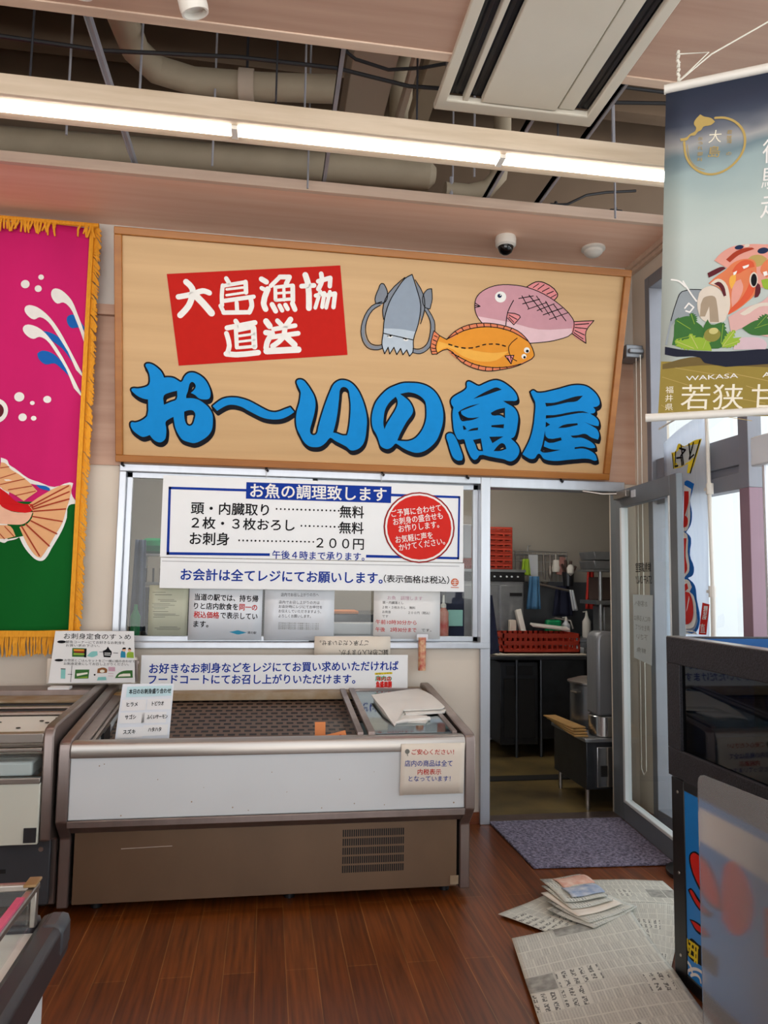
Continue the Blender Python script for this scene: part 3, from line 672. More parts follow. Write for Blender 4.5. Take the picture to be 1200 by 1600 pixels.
('s','grey3',1,[(-117,99),(-16,98)],3.0)],
'paper_flip':[('t','ink',1,'ご了承くださいませ。',(1127,25),(830,24),30,0.005),
('t','ink',1,'誠に恐れ入りますが、',(1251,-30),(948,-31),33,0.005)],
'food_print':[('t','blue2',1,'お好きなお刺身などをレジにてお買い求めいただければ',(52,102),(1504,114),55,0.02),
('t','blue2',1,'フードコートにてお召し上がりいただけます。',(49,41),(1242,37),54,0.02),
('s','yellow',1,[(1365,93),(1462,97)],12.0),
('t','ink',2,'お召し上がり',(1368,89),(1460,93),9,0.01),
('t','green2',1,'店内の',(1364,53),(1463,51),29,0.04),
('t','red2',2,'味の店',(1373,53),(1459,51),24,0.03),
('t','red2',1,'魚盛皿膳',(1369,13),(1464,13),35,0.04),
('s','pinkt',1,[(1380,5),(1458,5)],4.0)],
'meal_print':[('t','ink',1,'お刺身定食のすゝめ',(68,242),(427,238),31,0.004),
('c','ink',1,(57,225),23,8),
('c','ink',1,(49,124),23,7),
('t','ink',1,'鮮魚コーナーにてお好きなお刺身を',(80,217),(397,212),16,0),
('t','ink',1,'お買い求め下さい。',(81,199),(261,197),14,0),
('t','ink',1,'お惣菜とごはんセットをご一緒に組み合わせて',(77,117),(456,110),14,0),
('t','ink',1,'お刺身定食にしてお召し上がりください。',(75,98),(423,93),15,0),
('r','leafd',1,[(116,191),(192,189),(193,141),(117,143)]),
('r','orange',2,[(124,185),(186,183),(187,173),(124,175)]),
('r','redd',2,[(127,174),(181,172),(181,164),(127,166)]),
('r','leafl',2,[(124,163),(184,161),(184,152),(124,154)]),
('r','ink',2,[(180,187),(192,187),(193,139),(181,140)]),
('p','teal2',1,[(196,147),(220,171),(250,173),(253,151),(226,140)]),
('p','ink',1,[(286,141),(280,175),(297,184),(306,200),(316,183),(328,170),(322,139)]),
('r','white',2,[(289,165),(322,164),(322,160),(289,161)]),
('r','white',2,[(289,155),(322,154),(322,150),(289,151)]),
('s','ink',1,[(337,164),(361,163)],3.0),
('s','ink',1,[(262,169),(280,169)],2.0),
('p','teal',1,[(377,138),(379,172),(391,181),(401,168),(404,137)]),
('c','skin',2,(394,181),10,10),
('p','ink',3,[(383,183),(388,193),(403,193),(404,185)]),
('c','skin',2,(424,180),9,9),
('p','leafl',1,[(410,137),(412,165),(428,170),(446,167),(449,135)]),
('p','ink',3,[(414,185),(422,194),(432,187),(431,182)]),
('r','teal2',1,[(62,74),(86,73),(87,22),(63,23)]),
('r','ink',2,[(61,79),(86,78),(86,74),(61,75)]),
('s','ink',1,[(100,47),(122,46)],2.5),
('s','ink',1,[(119,94),(117,5)],2.5),
('p','leafd',1,[(136,22),(138,72),(213,72),(210,23)]),
('p','paper',2,[(146,50),(204,57),(205,48),(148,36)]),
('p','leafl',2,[(142,27),(204,34),(206,26)]),
('c','ink',1,(242,43),5,5),
('p','brown',1,[(255,52),(257,77),(287,83),(308,72),(306,53)]),
('c','paper',2,(282,63),13,8),
('p','teal2',1,[(256,12),(261,30),(303,32),(307,13)]),
('r','pinkt',1,[(314,86),(350,85),(351,62),(315,63)]),
('s','pinkt',1,[(315,50),(342,49)],2.5),
('s','pinkt',1,[(315,37),(342,36)],2.5),
('p','leafd',1,[(352,24),(366,48),(396,64),(445,67),(448,26)]),
('p','paper',2,[(366,32),(378,44),(433,49),(436,34)])],
'flag_print':[('c','white',2,(-384,2050),25,25),
('c','white',2,(-296,2096),16,16),
('c','white',2,(-309,2026),20,20),
('c','white',2,(-377,1372),28,28),
('c','white',2,(-303,1339),13,12),
('c','white',2,(-223,1365),22,21),
('c','white',2,(-351,1252),23,23),
('c','white',2,(-290,1249),15,14),
('p','blue3',2,[(-139,1868),(-111,1885),(-82,1870),(-57,1836),(-32,1802),(-19,1776),(-18,1745),(-48,1801),(-81,1809),(-113,1803),(-138,1833)]),
('p','blue3',2,[(-272,1774),(-233,1768),(-184,1744),(-143,1702),(-101,1633),(-59,1565),(-21,1505),(-25,1497),(-92,1590),(-158,1675),(-216,1717),(-248,1742)]),
('p','blue3',2,[(-294,1636),(-270,1654),(-230,1651),(-181,1622),(-132,1563),(-81,1478),(-23,1401),(-31,1393),(-98,1495),(-156,1554),(-196,1583),(-244,1573),(-285,1606)]),
('p','white',3,[(-235,2005),(-223,2030),(-191,2031),(-150,2004),(-117,1966),(-82,1888),(-48,1801),(-17,1680),(-23,1675),(-55,1766),(-90,1852),(-124,1921),(-165,1953),(-197,1943),(-226,1970)]),
('p','white',3,[(-380,1898),(-369,1920),(-325,1920),(-276,1893),(-227,1847),(-177,1779),(-118,1676),(-30,1514),(-38,1514),(-126,1659),(-193,1761),(-243,1829),(-291,1855),(-323,1839),(-363,1864)]),
('p','white',3,[(-383,1780),(-370,1803),(-322,1802),(-273,1776),(-224,1725),(-174,1657),(-115,1555),(-35,1401),(-44,1401),(-131,1554),(-198,1657),(-248,1720),(-288,1736),(-320,1722),(-360,1742)]),
('c','white',2,(-500,1285),66,72),
('c','maroon',3,(-500,1285),43,46),
('p','white',2,[(-457,1013),(-421,999),(-409,974),(-377,953),(-298,897),(-242,878),(-155,852),(-76,883),(-56,879),(-63,820),(-26,761),(-73,748),(-80,677),(-102,602),(-154,495),(-184,437),(-203,425),(-231,430),(-266,459),(-303,505),(-331,558),(-350,546),(-396,534),(-411,524),(-442,532)]),
('p','blue3',3,[(-257,862),(-182,845),(-178,828),(-233,841)]),
('p','finr',3,[(-456,986),(-433,982),(-396,945),(-353,920),(-297,878),(-245,824),(-317,765),(-373,803),(-452,844)]),
('p','redf',4,[(-451,836),(-404,803),(-364,765),(-317,749),(-266,749),(-262,720),(-284,701),(-355,703),(-401,712),(-449,745)]),
('p','belly',3,[(-449,757),(-401,712),(-347,699),(-265,703),(-280,661),(-314,633),(-360,629),(-445,633)]),
('p','finr',3,[(-445,625),(-383,619),(-351,563),(-412,547),(-443,547)]),
('p','finr',4,[(-290,745),(-217,803),(-76,870),(-66,862),(-70,795),(-88,711),(-103,644),(-140,569),(-185,478),(-208,442),(-231,450),(-271,496),(-304,554),(-333,616),(-298,628),(-261,695)]),
('s','redk',5,[(-278,736),(-80,862)],8.0),
('s','redk',5,[(-270,728),(-75,828)],8.0),
('s','redk',5,[(-262,720),(-74,785)],8.5),
('s','redk',5,[(-261,707),(-89,727)],8.0),
('s','redk',5,[(-264,678),(-103,654)],7.5),
('s','redk',5,[(-272,653),(-129,582)],8.0),
('s','redk',5,[(-298,633),(-166,511)],8.5),
('s','redk',5,[(-321,620),(-216,454)],8.0),
('s','redk',5,[(-453,894),(-369,924)],4.5),
('s','redk',5,[(-452,857),(-317,893)],5.0),
('s','redk',5,[(-405,828),(-277,853)],5.0),
('s','redk',5,[(-365,795),(-256,824)],5.0),
('s','redk',5,[(-455,953),(-409,961)],5.0),
('s','redk',5,[(-444,580),(-412,547)],5.0),
('s','redk',5,[(-414,617),(-362,563)],5.0)],
'banner_print':[('p','pinkf',4,[(249,604),(272,628),(308,646),(343,649),(386,646),(428,639),(458,639),(540,602),(598,528),(596,455),(452,473),(346,512),(305,561),(279,580)]),
('c','navy',5,(334,641),15,8),
('c','bone',5,(360,644),9,6),
('p','gold2',5,[(358,590),(376,604),(406,603),(426,588),(417,571),(387,562)]),
('c','navy',6,(413,618),18,11),
('c','bone',6,(442,600),11,18),
('p','coralf',6,[(228,521),(251,541),(287,564),(315,588),(350,596),(384,586),(391,552),(389,506),(383,460),(356,435),(325,412),(294,397),(283,456),(267,496)]),
('p','coral2',7,[(309,556),(323,577),(349,592),(379,582),(385,563),(357,558),(326,544)]),
('p','coral2',7,[(374,550),(390,534),(389,501),(375,461),(343,428),(307,405),(294,397),(299,415),(335,448),(363,496)]),
('p','pinkf',8,[(320,516),(338,523),(346,494),(331,449),(308,424),(305,452)]),
('p','orangel',8,[(304,538),(322,545),(320,516),(306,490),(299,515)]),
('p','white',9,[(344,569),(366,574),(364,566),(348,560)]),
('p','white',9,[(313,551),(326,556),(322,545),(314,540)]),
('p','white',9,[(412,540),(425,542),(428,528),(416,524)]),
('p','maroon',6,[(225,560),(248,570),(279,577),(288,569),(252,551),(229,542)]),
('p','redk',6,[(289,602),(325,629),(377,634),(385,628),(333,613),(302,590)]),
('p','coralf',6,[(426,584),(456,588),(454,537),(424,519),(403,546)]),
('p','leafl',7,[(406,512),(428,514),(452,491),(452,477),(418,478)]),
('p','bone',7,[(233,520),(260,535),(286,517),(299,472),(299,415),(289,393),(283,456),(267,501)]),
('p','maroon',8,[(246,518),(264,523),(281,504),(288,469),(279,466),(267,501)]),
('p','bone',8,[(195,488),(214,507),(245,509),(267,491),(283,456),(288,417),(284,379),(271,372),(218,379),(196,401)]),
('p','greyf',9,[(208,467),(222,474),(248,470),(256,441),(262,373),(231,377),(229,435),(214,399),(196,401)]),
('c','bone',8,(381,516),14,28),
('c','ink',9,(382,515),10,23),
('p','maroon',7,[(389,506),(402,494),(396,453),(383,450)]),
('p','rosef',8,[(294,388),(343,414),(408,433),(451,468),(535,474),(615,407),(631,295),(549,269),(445,296),(382,319),(340,343),(304,324)]),
('p','bone',9,[(333,396),(386,426),(446,427),(445,413),(399,415),(350,389)]),
('p','leafd',9,[(340,343),(384,366),(448,371),(446,310),(373,315)]),
('p','rosel',9,[(311,280),(321,303),(364,307),(407,297),(423,276),(418,258),(311,266)]),
('p','glass',5,[(91,396),(113,461),(130,502),(209,500),(213,485),(190,469),(192,402),(137,400),(110,399),(78,305),(71,306)]),
('s','ink',6,[(94,396),(115,466),(135,502),(209,499)],3.0),
('p','leafd',9,[(112,396),(133,405),(160,406),(182,384),(208,356),(206,313),(160,300),(124,299),(96,303),(103,336)]),
('p','leafd',9,[(208,356),(223,388),(235,367),(271,372),(279,347),(295,321),(276,280),(218,278)]),
('p','leafl',10,[(106,299),(129,313),(148,321),(175,322),(193,324),(219,311),(232,286),(236,268),(160,280)]),
('p','leafl',10,[(268,296),(278,342),(286,317),(304,310),(339,310),(312,290),(276,280)]),
('r','leafd',9.2,[(166,362),(164,368),(160,374),(161,383),(153,384),(155,395),(144,391),(146,403),(134,396),(135,406),(123,399),(122,406),(109,399),(107,383),(114,385),(112,369),(120,374),(118,359),(128,365),(128,353),(137,358),(140,351),(148,355),(154,352),(160,353)]),
('s','leafl',9.5,[(163,357),(115,394)],2.0),
('r','leafd',9.3,[(170,338),(164,341),(158,341),(151,348),(146,343),(139,352),(135,342),(128,351),(124,338),(118,346),(114,331),(108,336),(104,322),(113,310),(117,316),(126,303),(129,313),(138,301),(141,312),(149,304),(152,314),(159,311),(162,320),(168,322),(172,327)]),
('s','leafl',9.600000000000001,[(171,332),(111,323)],2.0),
('r','leafd',9.4,[(181,376),(183,379),(183,384),(188,388),(183,392),(189,396),(182,399),(188,403),(178,405),(183,410),(173,412),(176,416),(165,417),(157,411),(162,409),(153,402),(160,401),(152,395),(161,393),(155,388),(163,386),(161,382),(167,380),(170,376),(173,374)]),
('s','leafl',9.700000000000001,[(177,375),(166,413)],2.0),
('r','leafl',10.2,[(175,288),(171,293),(165,297),(163,306),(155,306),(154,316),(144,312),(143,322),(132,316),(130,325),(120,318),(117,325),(106,318),(109,305),(115,307),(118,293),(125,297),(128,284),(135,290),(139,279),(147,284),(152,278),(159,281),(166,279),(172,279)]),
('s','olivel',10.5,[(173,283),(113,315)],2.0),
('r','leafl',10.3,[(190,283),(191,289),(190,295),(193,301),(187,306),(192,313),(183,315),(188,323),(177,324),(181,331),(169,332),(171,338),(160,340),(154,330),(159,328),(153,318),(161,316),(155,307),(163,306),(160,297),(168,296),(168,289),(175,288),(179,283),(183,280)]),
('s','olivel',10.600000000000001,[(187,282),(163,334)],2.0),
('r','leafl',10.4,[(208,278),(212,280),(215,284),(222,285),(221,292),(229,292),(225,300),(233,300),(226,310),(233,310),(227,320),(232,322),(225,331),(215,331),(217,325),(206,325),(210,318),(200,318),(205,310),(197,309),(202,302),(197,298),(201,292),(200,286),(201,281)]),
('s','olivel',10.700000000000001,[(205,279),(223,326)],1.0),
('r','leafl',10.4,[(279,282),(284,284),(289,289),(295,289),(297,296),(305,295),(304,305),(312,304),(309,315),(317,314),(313,326),(319,327),(316,338),(306,339),(306,333),(295,334),(296,327),(286,327),(289,319),(280,318),(282,310),(276,306),(277,299),(274,293),(273,288)]),
('s','olivel',10.700000000000001,[(276,285),(312,333)],2.0),
('r','leafl',10.5,[(273,277),(278,276),(284,277),(290,273),(295,277),(301,272),(306,280),(312,275),(316,284),(321,280),(325,290),(330,288),(334,297),(326,304),(322,299),(314,306),(311,299),(303,306),(300,298),(293,302),(290,295),(283,296),(280,290),(274,288),(271,284)]),
('s','olivel',10.8,[(272,281),(328,296)],1.5),
('r','leafd',10.1,[(271,295),(274,299),(276,306),(282,311),(280,318),(287,322),(282,331),(289,335),(282,344),(288,348),(280,357),(285,361),(277,371),(268,365),(270,359),(261,354),(266,347),(257,342),(263,335),(256,329),(262,323),(258,316),(262,310),(262,302),(264,296)]),
('s','leafl',10.4,[(268,296),(276,363)],2.0),
('r','leafd',9.5,[(384,333),(390,331),(397,331),(404,326),(409,331),(416,324),(421,334),(428,326),(432,339),(439,333),(442,346),(448,343),(451,355),(442,365),(438,359),(428,369),(426,360),(416,369),(414,359),(405,365),(402,356),(395,358),(392,350),(385,347),(381,342)]),
('s','leafl',9.8,[(383,338),(445,354)],1.5),
('r','leafd',9.6,[(395,343),(399,343),(403,346),(409,344),(411,350),(418,347),(417,357),(424,353),(421,364),(428,362),(424,373),(429,373),(426,384),(416,388),(416,382),(406,386),(408,378),(398,382),(401,373),(393,375),(396,367),(390,365),(392,358),(389,354),(389,349)]),
('s','leafl',9.9,[(392,346),(423,380)],1.5),
('s','gold2',2.4,[(88,220),(289,168)],2.0),
('s','gold2',2.4,[(59,184),(154,145)],2.0),
('s','gold2',2.4,[(242,106),(415,59)],2.5),
('s','gold2',2.4,[(290,183),(439,137)],2.5),
('s','gold2',2.4,[(54,76),(103,42)],2.0),
('s','gold2',2.4,[(150,47),(370,-3)],2.0),
('s','gold2',2.4,[(353,128),(438,90)],2.5),
('c','olive',11,(238,328),29,26),
('c','olivel',12,(243,342),16,12),
('s','white',9,[(139,540),(168,487),(185,460)],5.5),
('s','white',9,[(98,551),(125,542),(147,519)],6.0),
('s','white',9,[(144,438),(158,455),(175,438),(161,421),(148,427)],5.5),
('p','gold',2,[(56,244),(446,207),(703,182),(703,-3),(439,10),(41,34)]),
('p','goldd',3,[(61,233),(158,251),(442,222),(703,196),(703,162),(441,189),(202,217),(60,214)]),
('p','ink2',8,[(71,299),(137,281),(293,261),(444,259),(703,239),(703,182),(442,203),(211,225),(194,247),(113,257),(70,269)]),
('t','white',4,'WAKASA',(144,162),(325,159),22,0.004),
('t','white',4,'AM',(407,155),(465,153),22,0.004),
('t','cream',4,'若狭',(122,57),(339,43),93,0),
('t','cream',4,'甘鯛',(367,43),(557,31),90,0),
('t','cream',4,'福',(70,121),(98,120),26,0),
('t','cream',4,'井',(68,89),(96,88),26,0),
('t','cream',4,'県',(67,56),(95,54),26,0),
('s','gold2',4,[(259,1125),(289,1120),(325,1099),(352,1061),(358,1020),(349,984),(323,950),(285,927),(244,922),(207,936),(175,967),(156,1007),(151,1057)],8.0),
('s','gold2',4,[(162,1045),(168,995),(191,959),(220,943)],2.0),
('p','gold2',4,[(188,1128),(208,1148),(220,1138),(244,1128),(258,1112),(243,1102),(218,1101),(210,1090),(199,1086),(188,1075),(173,1076),(162,1063),(139,1063),(137,1073),(159,1073),(172,1083),(189,1090),(193,1103),(186,1115)]),
('t','cream',4,'大',(234,1039),(277,1034),45,0),
('t','gold2',4,'島',(232,986),(272,982),40,0),
('t','gold2',4,'若',(297,1060),(314,1057),14,0),
('t','gold2',4,'狭',(296,1040),(313,1038),14,0),
('t','gold2',4,'湾',(296,1025),(313,1023),14,0),
('t','gold2',4,'の',(294,982),(311,980),14,0),
('t','gold2',4,'お',(198,1055),(215,1053),13,0),
('t','gold2',4,'う',(197,1038),(214,1035),13,0),
('t','gold2',4,'れ',(196,1020),(214,1018),14,0),
('t','gold2',4,'御',(195,998),(213,996),14,0),
('t','gold2',4,'料',(194,979),(212,976),13,0),
('t','white',4,'御',(414,933),(493,931),83,0.0),
('t','white',4,'馳',(409,841),(490,834),77,0),
('t','white',4,'走',(404,738),(486,734),86,0)],
'nobori_print':[('p','yellow',2,[(70,1089),(129,1087),(166,1126),(228,1100),(292,1110),(324,1117),(384,1116),(366,1078),(276,936),(253,939),(266,991),(185,982),(94,988)]),
('s','ink',3,[(86,1077),(95,992)],11.5),
('s','ink',3,[(128,1083),(112,998),(153,996)],11.5),
('s','ink',3,[(179,1096),(242,1075),(191,1049),(202,992)],11.5),
('s','ink',3,[(197,1111),(218,994)],11.0),
('s','ink',3,[(276,1104),(285,1032)],11.0),
('s','ink',3,[(315,1105),(276,1016),(316,1035)],10.5),
('s','ink',3,[(369,1108),(284,935)],10.5),
('s','ink',3,[(141,1044),(198,1038)],11.5),
('p','blue3',2,[(249,896),(316,868),(296,819),(277,777),(293,705),(279,637),(229,597),(279,559),(263,464),(302,393),(290,351),(235,334),(307,291),(322,214),(348,105),(313,36),(143,27),(225,890)]),
('p','white',3,[(223,873),(290,841),(275,760),(274,672),(246,613),(197,600),(242,579),(241,482),(254,377),(221,352),(172,327),(249,317),(276,282),(251,256),(294,231),(312,104),(285,60),(176,38),(298,35),(326,20),(142,10)]),
('p','red2',4,[(220,837),(266,831),(260,762),(222,695),(251,674),(240,632),(200,626)]),
('p','red2',4,[(194,564),(233,562),(215,457),(232,387),(206,361),(174,353)]),
('p','red2',4,[(168,291),(224,304),(237,274),(197,256),(257,243),(285,137),(257,85),(147,62)]),
('p','red2',2,[(371,198),(428,190),(398,24),(333,21)]),
('p','white',3,[(384,181),(415,180),(399,107),(366,106)]),
('t','red2',4,'産地',(370,110),(406,111),59,0),
('t','white',4,'直',(348,30),(392,32),50,0)],
'case_notice_print':[('t','red',1,'ご安心ください！',(1532,339),(1734,335),24,0.01),
('c','grey3',1,(1511,353),11,11),
('s','grey3',1,[(1511,346),(1513,334)],4.0),
('t','blue2',1,'店内の商品は全て',(1500,286),(1727,281),28,0.006),
('t','red',1,'内税表示',(1561,248),(1673,245),25,0.01),
('t','blue2',1,'となっています！',(1519,218),(1718,213),25,0.006)],
'tank_print':[('p','ink',2,[(96,487),(132,515),(164,516),(209,511),(259,477),(288,428),(299,369),(222,362),(153,392),(101,447)]),
('p','red2',3,[(105,488),(131,509),(159,509),(199,502),(249,469),(275,423),(283,372),(223,373),(158,402),(111,450)]),
('p','ink',2,[(82,359),(104,373),(141,361),(193,341),(246,342),(226,319),(155,315),(92,348)]),
('p','red2',3,[(93,361),(108,367),(140,350),(193,333),(227,329),(155,323),(102,351)]),
('p','ink',2,[(88,256),(122,265),(186,267),(229,255),(183,235),(128,231)]),
('p','red2',3,[(98,255),(122,260),(181,259),(211,252),(134,238)]),
('p','ink',2,[(57,179),(76,177),(101,193),(145,192),(180,198),(267,202),(260,131),(138,122),(99,114),(62,128)]),
('s','yellow',3,[(71,175),(77,141)],10.5),
('s','yellow',3,[(86,176),(142,180)],9.5),
('s','yellow',3,[(79,157),(130,154)],10.0),
('s','yellow',3,[(100,177),(86,129)],10.0),
('s','yellow',3,[(119,180),(118,120)],10.0),
('s','yellow',3,[(137,178),(132,122)],10.0),
('s','yellow',3,[(81,126),(133,130)],10.0),
('s','white',2,[(99,72),(92,87),(75,94),(49,90),(30,83)],11.0),
('s','white',2,[(69,56),(65,65),(54,69),(39,66),(27,62)],11.0),
('s','white',2,[(182,82),(176,97),(159,103),(135,100),(106,88),(77,68)],10.5),
('s','white',2,[(154,66),(150,75),(140,79),(125,77),(108,69),(91,57)],10.0),
('r','white',2,[(163,684),(673,688),(721,563),(164,566)]),
('p','red2',2,[(314,527),(366,565),(426,548),(464,478),(441,385),(359,322),(297,343)]),
('p','red2',2,[(522,483),(654,493),(642,360),(521,330)])],
'door_marks':[],}
# ================================================================== THE SETTING
W = 4.584            # front face of the back wall
XR = 2.42            # inner face of the window wall
HC = 3.65            # ceiling height
struct(MB().box(-4.2, 3.2, -2.6, W + .1, -.1, 0).build('floor', 'floor'))
mb = MB()            # painted back wall with the service window and doorway cut out of it
mb.box(-4.2, -.872, W, W + .12, 0, 2.165, 0).box(-.872, 1.402, W, W + .12, 0, 1.10, 0).box(2.292, XR, W, W + .12, 0, 2.165, 0)
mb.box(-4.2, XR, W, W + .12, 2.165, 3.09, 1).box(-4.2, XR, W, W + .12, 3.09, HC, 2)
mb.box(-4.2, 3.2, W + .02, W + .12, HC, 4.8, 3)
struct(mb.build('wall_back', ['plaster', 'wallwood', 'plaster_w', 'slab']))
struct(MB().box(-4.2, 2.29, W - .035, W, 3.07, 3.135).build('trim_1', 'wallwood', bevel=.004))
struct(MB().box(-4.2, -.872, W - .012, W, 2.155, 2.167).box(2.30, XR, W - .012, W, 2.155, 2.167).build('trim_2', 'wallwood'))
struct(MB().box(-4.2, 1.36, W - .012, W, 0, .07).build('baseboard_back', 'baseb'))
struct(MB().box(-4.2, -4.1, -2.6, W, 0, 4.8).build('wall_left', 'plaster'))
# window wall on the right: end strip, sill, head
mb = MB().box(XR, XR + .14, 4.39, W + .12, 0, HC).box(XR, XR + .14, -2.6, 4.39, 3.46, HC).box(XR, XR + .14, -2.6, 4.39, 0, .06)
struct(mb.build('wall_right', 'plaster'))
struct(MB().box(XR - .012, XR, 4.38, W, 0, .07).build('baseboard_right', 'baseb'))
mb = MB()
mb.box(XR - .01, XR + .10, 4.345, 4.40, .0, 3.50).box(XR - .01, XR + .10, -2.6, 4.345, 3.42, 3.50).box(XR - .01, XR + .10, -2.6, 4.345, .03, .12)
fr = mb.build('window_2', 'mull', bevel=.004); struct(fr)
mb = MB().box(XR + .01, XR + .09, 3.42, 3.50, .1, 2.0, 1).box(XR + .01, XR + .09, 3.42, 3.50, 2.0, 3.44, 0)
for y in (2.3, 1.1, -.1, -1.3): mb.box(XR + .01, XR + .09, y - .04, y + .04, .1, 3.44, 0)
mb.build('window_mullion', ['mull', 'pinkmull'], fr, bevel=.003)
mb = MB().box(XR + .02, XR + .10, 3.50, 4.345, 2.0, 2.085).box(XR + .04, XR + .09, 3.50, 4.345, 2.085, 2.13).box(XR + .02, XR + .10, 3.50, 4.345, 2.13, 2.29)
mb.build('transom', 'mull', fr, bevel=.003)
mb = MB()
for a, b in ((-2.6, 2.3), (2.3, 3.46), (3.46, 4.345)): mb.poly([(XR + .06, a, .1), (XR + .06, b, .1), (XR + .06, b, 3.44), (XR + .06, a, 3.44)])
mb.build('window_pane', 'glass', fr)
# ceiling boards with an open slot between them
struct(MB().box(-4.2, .70, -2.6, 2.80, HC, HC + .05).box(1.44, 3.2, -2.6, 2.80, HC, HC + .05).box(.70, 1.44, -2.6, 2.2, HC, HC + .05).build('ceiling', 'ceilwood'))
struct(MB().box(-4.2, .70, 2.765, 2.815, HC - .006, HC + .07).box(1.44, 3.2, 2.765, 2.815, HC - .006, HC + .07).build('trim_3', 'edgewood', bevel=.003))
struct(MB().box(-4.2, XR - .05, 3.98, W, HC, HC + .05).build('ceiling_soffit', 'soffwood_lit'))
struct(MB().box(-4.2, XR, 3.945, 3.98, HC - .004, HC + .055).build('trim_4', 'edgewood', bevel=.003))
struct(MB().box(XR - .05, XR - .03, 3.98, W, HC - .03, HC + .05, 0).box(XR - .03, XR, 3.9, W, HC - .055, HC + .05, 0).build('trim_5', 'edgewood', bevel=.004))
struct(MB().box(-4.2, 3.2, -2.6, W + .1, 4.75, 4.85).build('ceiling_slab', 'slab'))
mb = MB()
for y in (2.95, 3.6, 4.25): mb.box(-4.2, 3.2, y, y + .1, 4.55, 4.75)
struct(mb.build('trim_6', 'slab'))
struct(MB().box(-4.2, -1.62, 2.9, 3.6, 4.0, 4.75).build('trim_7', 'ductlight'))
struct(MB().box(2.6, 14, -8, 14, -.25, -.1).build('pavement', 'ground'))
# kitchen behind the wall
struct(MB().box(-2.0, 3.8, W + .1, 7.3, -.1, 0).build('floor_kitchen', 'kfloor'))
mb = MB().box(-2.0, 3.8, 7.2, 7.3, 0, 2.9).box(-2.1, -2.0, W + .12, 7.3, 0, 2.9).box(3.75, 3.8, W + .12, 7.3, 0, 2.9)
struct(mb.build('wall_kitchen', 'kwall'))
struct(MB().box(-2.1, 3.8, W + .12, 7.3, 2.75, 2.85).build('ceiling_kitchen', 'kwall'))
struct(MB().box(3.8, 3.9, W + .1, 7.4, -.1, 4.9).box(XR + .14, 3.9, W + .12, W + .2, 0, 4.9).build('wall_annex', 'enamel'))
struct(MB().box(1.404, 2.29, W - .01, W + .12, -.002, .008).build('trim_8', 'steelb'))
struct(MB().box(1.55, 2.6, 5.50, 5.63, .001, .006).build('trim_9', 'dark'))

# service window frame
mb = MB()
mb.box(-.885, 1.404, W - .025, W + .06, 2.12, 2.165).box(-.885, -.845, W - .025, W + .06, 1.09, 2.12).box(1.345, 1.404, W - .025, W + .06, 1.09, 2.12).box(-.885, 1.404, W - .045, W + .06, 1.075, 1.112)
wf = mb.build('window_1', 'alu', bevel=.004); struct(wf)
mb = MB()
for x0, x1, y in ((-.845, .30, W + .005), (.25, 1.345, W + .035)):
    mb.box(x0, x0 + .035, y, y + .025, 1.112, 2.12).box(x1 - .035, x1, y, y + .025, 1.112, 2.12).box(x0, x1, y, y + .025, 2.085, 2.12).box(x0, x1, y, y + .025, 1.112, 1.145)
mb.build('sash', 'alu', wf, bevel=.003)
MB().poly([(-.845, W + .018, 1.14), (.28, W + .018, 1.14), (.28, W + .018, 2.09), (-.845, W + .018, 2.09)]).poly([(.28, W + .047, 1.14), (1.345, W + .047, 1.14), (1.345, W + .047, 2.09), (.28, W + .047, 2.09)]).build('window_pane', 'glass', wf)
# doorway frame and the open glass door
mb = MB().box(1.344, 1.408, W - .03, W + .10, 0, 2.165).box(2.288, 2.33, W - .02, W + .10, 0, 2.165, 1).box(1.404, 2.33, W - .03, W + .10, 2.10, 2.165)
struct(mb.build('trim_10', ['alu', 'doorgrey'], bevel=.004))
dx = 2.285; y0, y1 = W - .03, 3.675; t = .02
def DS(o, k=.088):          # the door stands a few degrees inside square: slide its far end over
    me = o.data; L = o['_base']
    for v in me.vertices: v.co.x -= k * (y0 - v.co.y - L[1]) / (y0 - y1)
    return o
mb = MB().box(dx - t, dx + t, y0 - .07, y0, .02, 2.10).box(dx - t, dx + t, y1, y1 + .085, .02, 2.10).box(dx - t, dx + t, y1 + .085, y0 - .07, 1.985, 2.10).box(dx - t, dx + t, y1 + .085, y0 - .07, .02, .13)
door = DS(mb.build('door_1', 'doorgrey', bevel=.004)); struct(door)
DS(MB().box(dx - .024, dx + .024, y0 - .10, y0 - .07, .13, 1.985).box(dx - .024, dx + .024, y1 + .085, y1 + .10, .13, 1.985).box(dx - .024, dx + .024, y1 + .1, y0 - .1, .13, .15).build('whitened_glazing_bead', 'enamel', door, bevel=.004))  # bead colour whitened to stand in for strong window light
DS(MB().poly([(dx, y1 + .085, .13), (dx, y0 - .07, .13), (dx, y0 - .07, 1.99), (dx, y1 + .085, 1.99)]).build('door_glass', 'glassdoor', door))
DS(MB().box(dx - .05, dx - .02, y0 - .24, y0 - .03, 2.04, 2.085).tube([(dx - .03, y0 - .10, 2.075), (2.16, y0 - .03, 2.078), (2.02, y0 - .035, 2.092)], .008).build('door_closer', 'steel', door, bevel=.003))
DS(MB().box(dx - .026, dx - .02, y0 - .33, y0 - .27, 2.03, 2.075).build('door_plate', 'lam', door))
a = Art(.3)
a.text('ink', 1, '鮮魚調理室', (275, 1568), (500, 1568), 56, .012, 0, True); a.text('ink', 1, 'STAFF ONLY', (270, 1494), (505, 1494), 60, .004, 0, True)
DS(a.build('door_lettering', (dx - .003, 4.554, 0), (0, -1, 0), (0, 0, 1), door, .001))
